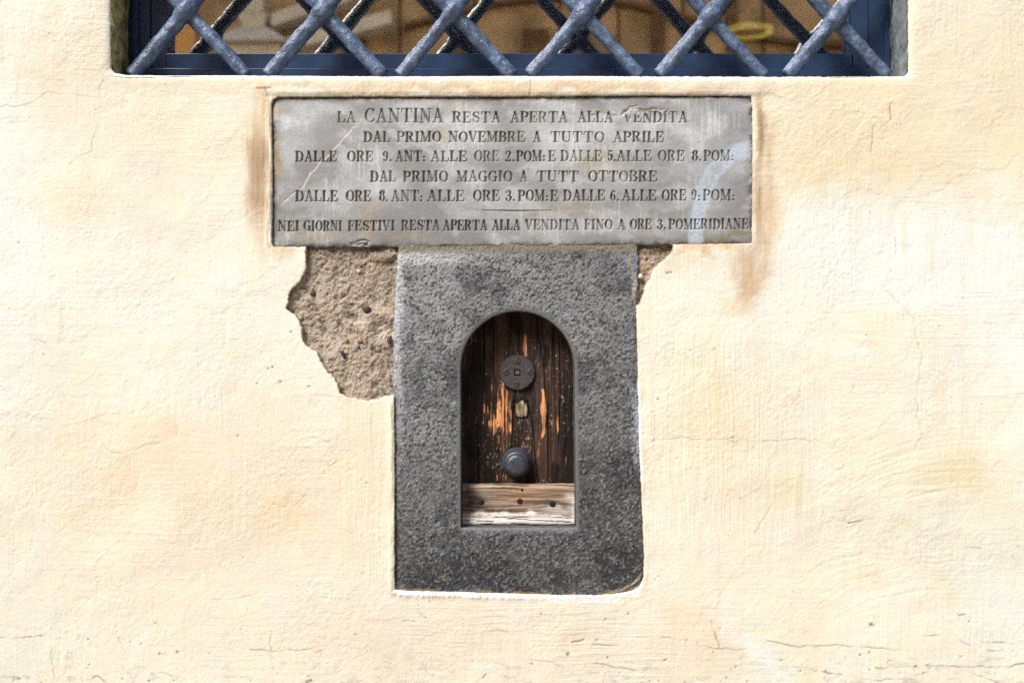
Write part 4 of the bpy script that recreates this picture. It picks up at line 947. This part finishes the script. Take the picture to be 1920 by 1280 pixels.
# ------------------------------------------------------------------ room behind the pane
M_boards = plain('ceiling_boards', (.30, .17, .075), .7, .2, 0, .25, 8, 60, .3, .002)
M_room = plain('room_wall', (.30, .19, .10), .85, .1, 0, .2, 5, 60, .2, .002)
bm = bmesh.new(); box(bm, -3, 3, .36, 5.5, .02, .06); o = bm_obj('floor', bm, M_room); o['kind'] = 'structure'
bm = bmesh.new()
for k in range(12): box(bm, -3+.5*k+.004, -2.5+.5*k-.004, .36, 5.5, 2.46+.002*(k % 2), 2.50)
o = bm_obj('ceiling', bm, M_boards, bevel=.004); o['kind'] = 'structure'
bm = bmesh.new(); box(bm, -3.1, 3.1, 5.5, 5.6, 0, 2.6); box(bm, -3.1, -3, .36, 5.5, 0, 2.6); box(bm, 3, 3.1, .36, 5.5, 0, 2.6)
box(bm, -5, -.80, .30, .36, 0, 3.4); box(bm, .80, 5, .30, .36, 0, 3.4); box(bm, -.80, .80, .30, .36, 0, wz(143)-.06); box(bm, -.80, .80, .30, .36, 2.5, 3.4); box(bm, -3.1, 3.1, .36, 5.6, 2.61, 2.7)
o = bm_obj('room_walls', bm, M_room); o['kind'] = 'structure'
lampD = 2.5
lx, ly = (1405-960)/1000*(lampD+DIST)/DIST, lampD
lx = (1405-960)/1000*4.91/DIST; ly = 4.91-DIST
light_t = thing('ceiling_light', 'round brass rimmed light on the brown ceiling behind the window pane', 'ceiling light', (lx, ly, 2.455))
M_brass = plain('lit_brass', (.55, .40, .12), .3, .5, 1, .2, 40, 200, .1, .001)
M_brass.node_tree.nodes['Principled BSDF'].inputs['Emission Color'].default_value = (1, .72, .12, 1); M_brass.node_tree.nodes['Principled BSDF'].inputs['Emission Strength'].default_value = 1.3
bm = bmesh.new()
def ring_z(bm, prof, cx, cy, n=48):
    rows = [[bm.verts.new((cx+r*math.cos(2*math.pi*k/n), cy+r*math.sin(2*math.pi*k/n), z)) for k in range(n)] for r, z in prof]
    for a, b in zip(rows[:-1], rows[1:]):
        for k in range(n): bm.faces.new((a[k], a[(k+1) % n], b[(k+1) % n], b[k]))
    return rows
ring_z(bm, [(.098, 2.458), (.098, 2.440), (.09, 2.434), (.080, 2.440), (.078, 2.452)], lx, ly)
bm_obj('rim', bm, M_brass, light_t, smooth=True)
m, n, l, b = mat('lamp_diffuser'); b.inputs['Base Color'].default_value = (.5, .42, .25, 1); b.inputs['Emission Color'].default_value = (1, .62, .28, 1); b.inputs['Emission Strength'].default_value = .10
bm = bmesh.new(); rows = ring_z(bm, [(.079, 2.450), (.05, 2.447), (.02, 2.446)], lx, ly); bm.faces.new(rows[-1]); bm_obj('diffuser', bm, m, light_t, smooth=True)

# ------------------------------------------------------------------ street and the house across it (mirrored in the pane)
M_pave = plain('paving', (.34, .31, .27), .85, .2, 0, .3, 3, 40, .5, .004)
bm = bmesh.new(); box(bm, -40, 40, -60, .6, -.3, 0); o = bm_obj('pavement', bm, M_pave); o['kind'] = 'structure'
house = thing('house', 'warm brown stone house across the street, mirrored in the window pane', 'house', (0, -8.5, 0))
M_hwall = plain('house_stone', (.68, .44, .24), .85, .15, 0, .6, 1.9, 30, .4, .005)
M_hpale = plain('house_pale_stone', (.84, .72, .57), .85, .15, 0, .25, 3, 30, .4, .005)
M_hdark = plain('house_joint', (.18, .10, .05), .9, .1, 0, .2, 6, 30, .2, .003)
bm = bmesh.new()
xs = [-12, -8.5, -5.6, -4.3, -3.35, -1.75, -1.05, -.35, .45, 1.0, 1.6, 2.35, 3.2, 4.2, 6.5, 9.5, 12]
for a, b_ in zip(xs[:-1], xs[1:]):
    box(bm, a+.012, b_-.012, -9.5, -8.5, 0, 7.0)
bm_obj('wall', bm, M_hwall, house, bevel=.012)
bm = bmesh.new(); box(bm, -12, 12, -9.6, -8.53, 0, 6.95); bm_obj('backing', bm, M_hdark, house)
M_hpanel = plain('house_brown_wood', (.24, .13, .06), .8, .2, 0, .5, 4, 30, .3, .003)
for a, b_, z0, z1 in [(-.62, -.40, 0, 3.9), (.1, .34, 3.3, 4.05), (.62, .72, 3.0, 4.3), (1.3, 1.42, 3.0, 4.6), (2.0, 2.1, 3.0, 4.6), (-1.5, -1.36, 3.0, 4.0), (2.62, 3.0, 3.6, 3.86), (.9, 1.25, 3.55, 3.75)]:
    bm = bmesh.new(); box(bm, a, b_, -8.49, -8.40, z0, z1); bm_obj('panel', bm, M_hpanel, house, bevel=.01)
def pilaster(px):
    bm = bmesh.new()
    box(bm, px-.26, px+.26, -8.49, -8.22, 0, 3.86)
    v = [bm.verts.new(p) for p in [(px-.36, -8.49, 3.87), (px+.36, -8.49, 3.87), (px+.36, -8.1, 3.87), (px-.36, -8.1, 3.87), (px-.10, -8.49, 4.05), (px+.10, -8.49, 4.05), (px+.10, -8.30, 4.05), (px-.10, -8.30, 4.05), (px-.14, -8.49, 4.16), (px+.14, -8.49, 4.16), (px+.14, -8.26, 4.16), (px-.14, -8.26, 4.16)]]
    for k in (0, 4):
        for j in range(4): bm.faces.new((v[k+j], v[k+(j+1) % 4], v[k+4+(j+1) % 4], v[k+4+j]))
    bm.faces.new(v[:4]); bm.faces.new(v[8:]); box(bm, px-.09, px+.09, -8.49, -8.28, 4.17, 4.6)
    bm_obj('pilaster', bm, M_hpale, house)
pilaster(-2.38); pilaster(5.2)
bm = bmesh.new()
for x0, z0, x1, z1 in [(-2.2, 4.02, -1.2, 4.35), (-2.05, 3.80, -1.1, 4.05)]:
    p = [(x0, z0), (x1, z1), (x1, z1+.12), (x0, z0+.12)]
    f = [bm.verts.new((x, -8.2, z)) for x, z in p]; g = [bm.verts.new((x, -8.49, z)) for x, z in p]
    bm.faces.new(f); bm.faces.new(g)
    for j in range(4): bm.faces.new((f[j], f[(j+1) % 4], g[(j+1) % 4], g[j]))
bm_obj('moulding', bm, M_hpale, house)
bm = bmesh.new(); box(bm, -3.3, -2.95, -8.49, -8.42, 0, 6); bm_obj('drainpipe_strip', bm, plain('house_ochre', (.8, .42, .14), .8, .2), house)
bm = bmesh.new()
pr = None
for k in range(41):
    x = -1.0+5.0*k/40; z = 4.1+.22*math.sin((x+.8)*1.25)
    row = [bm.verts.new((x, y, z+dz)) for y, dz in ((-8.49, 0), (-8.38, 0), (-8.38, .05), (-8.49, .05))]
    if pr:
        for j in range(4): bm.faces.new((pr[j], pr[(j+1) % 4], row[(j+1) % 4], row[j]))
    pr = row
bm_obj('cornice', bm, M_hdark, house)
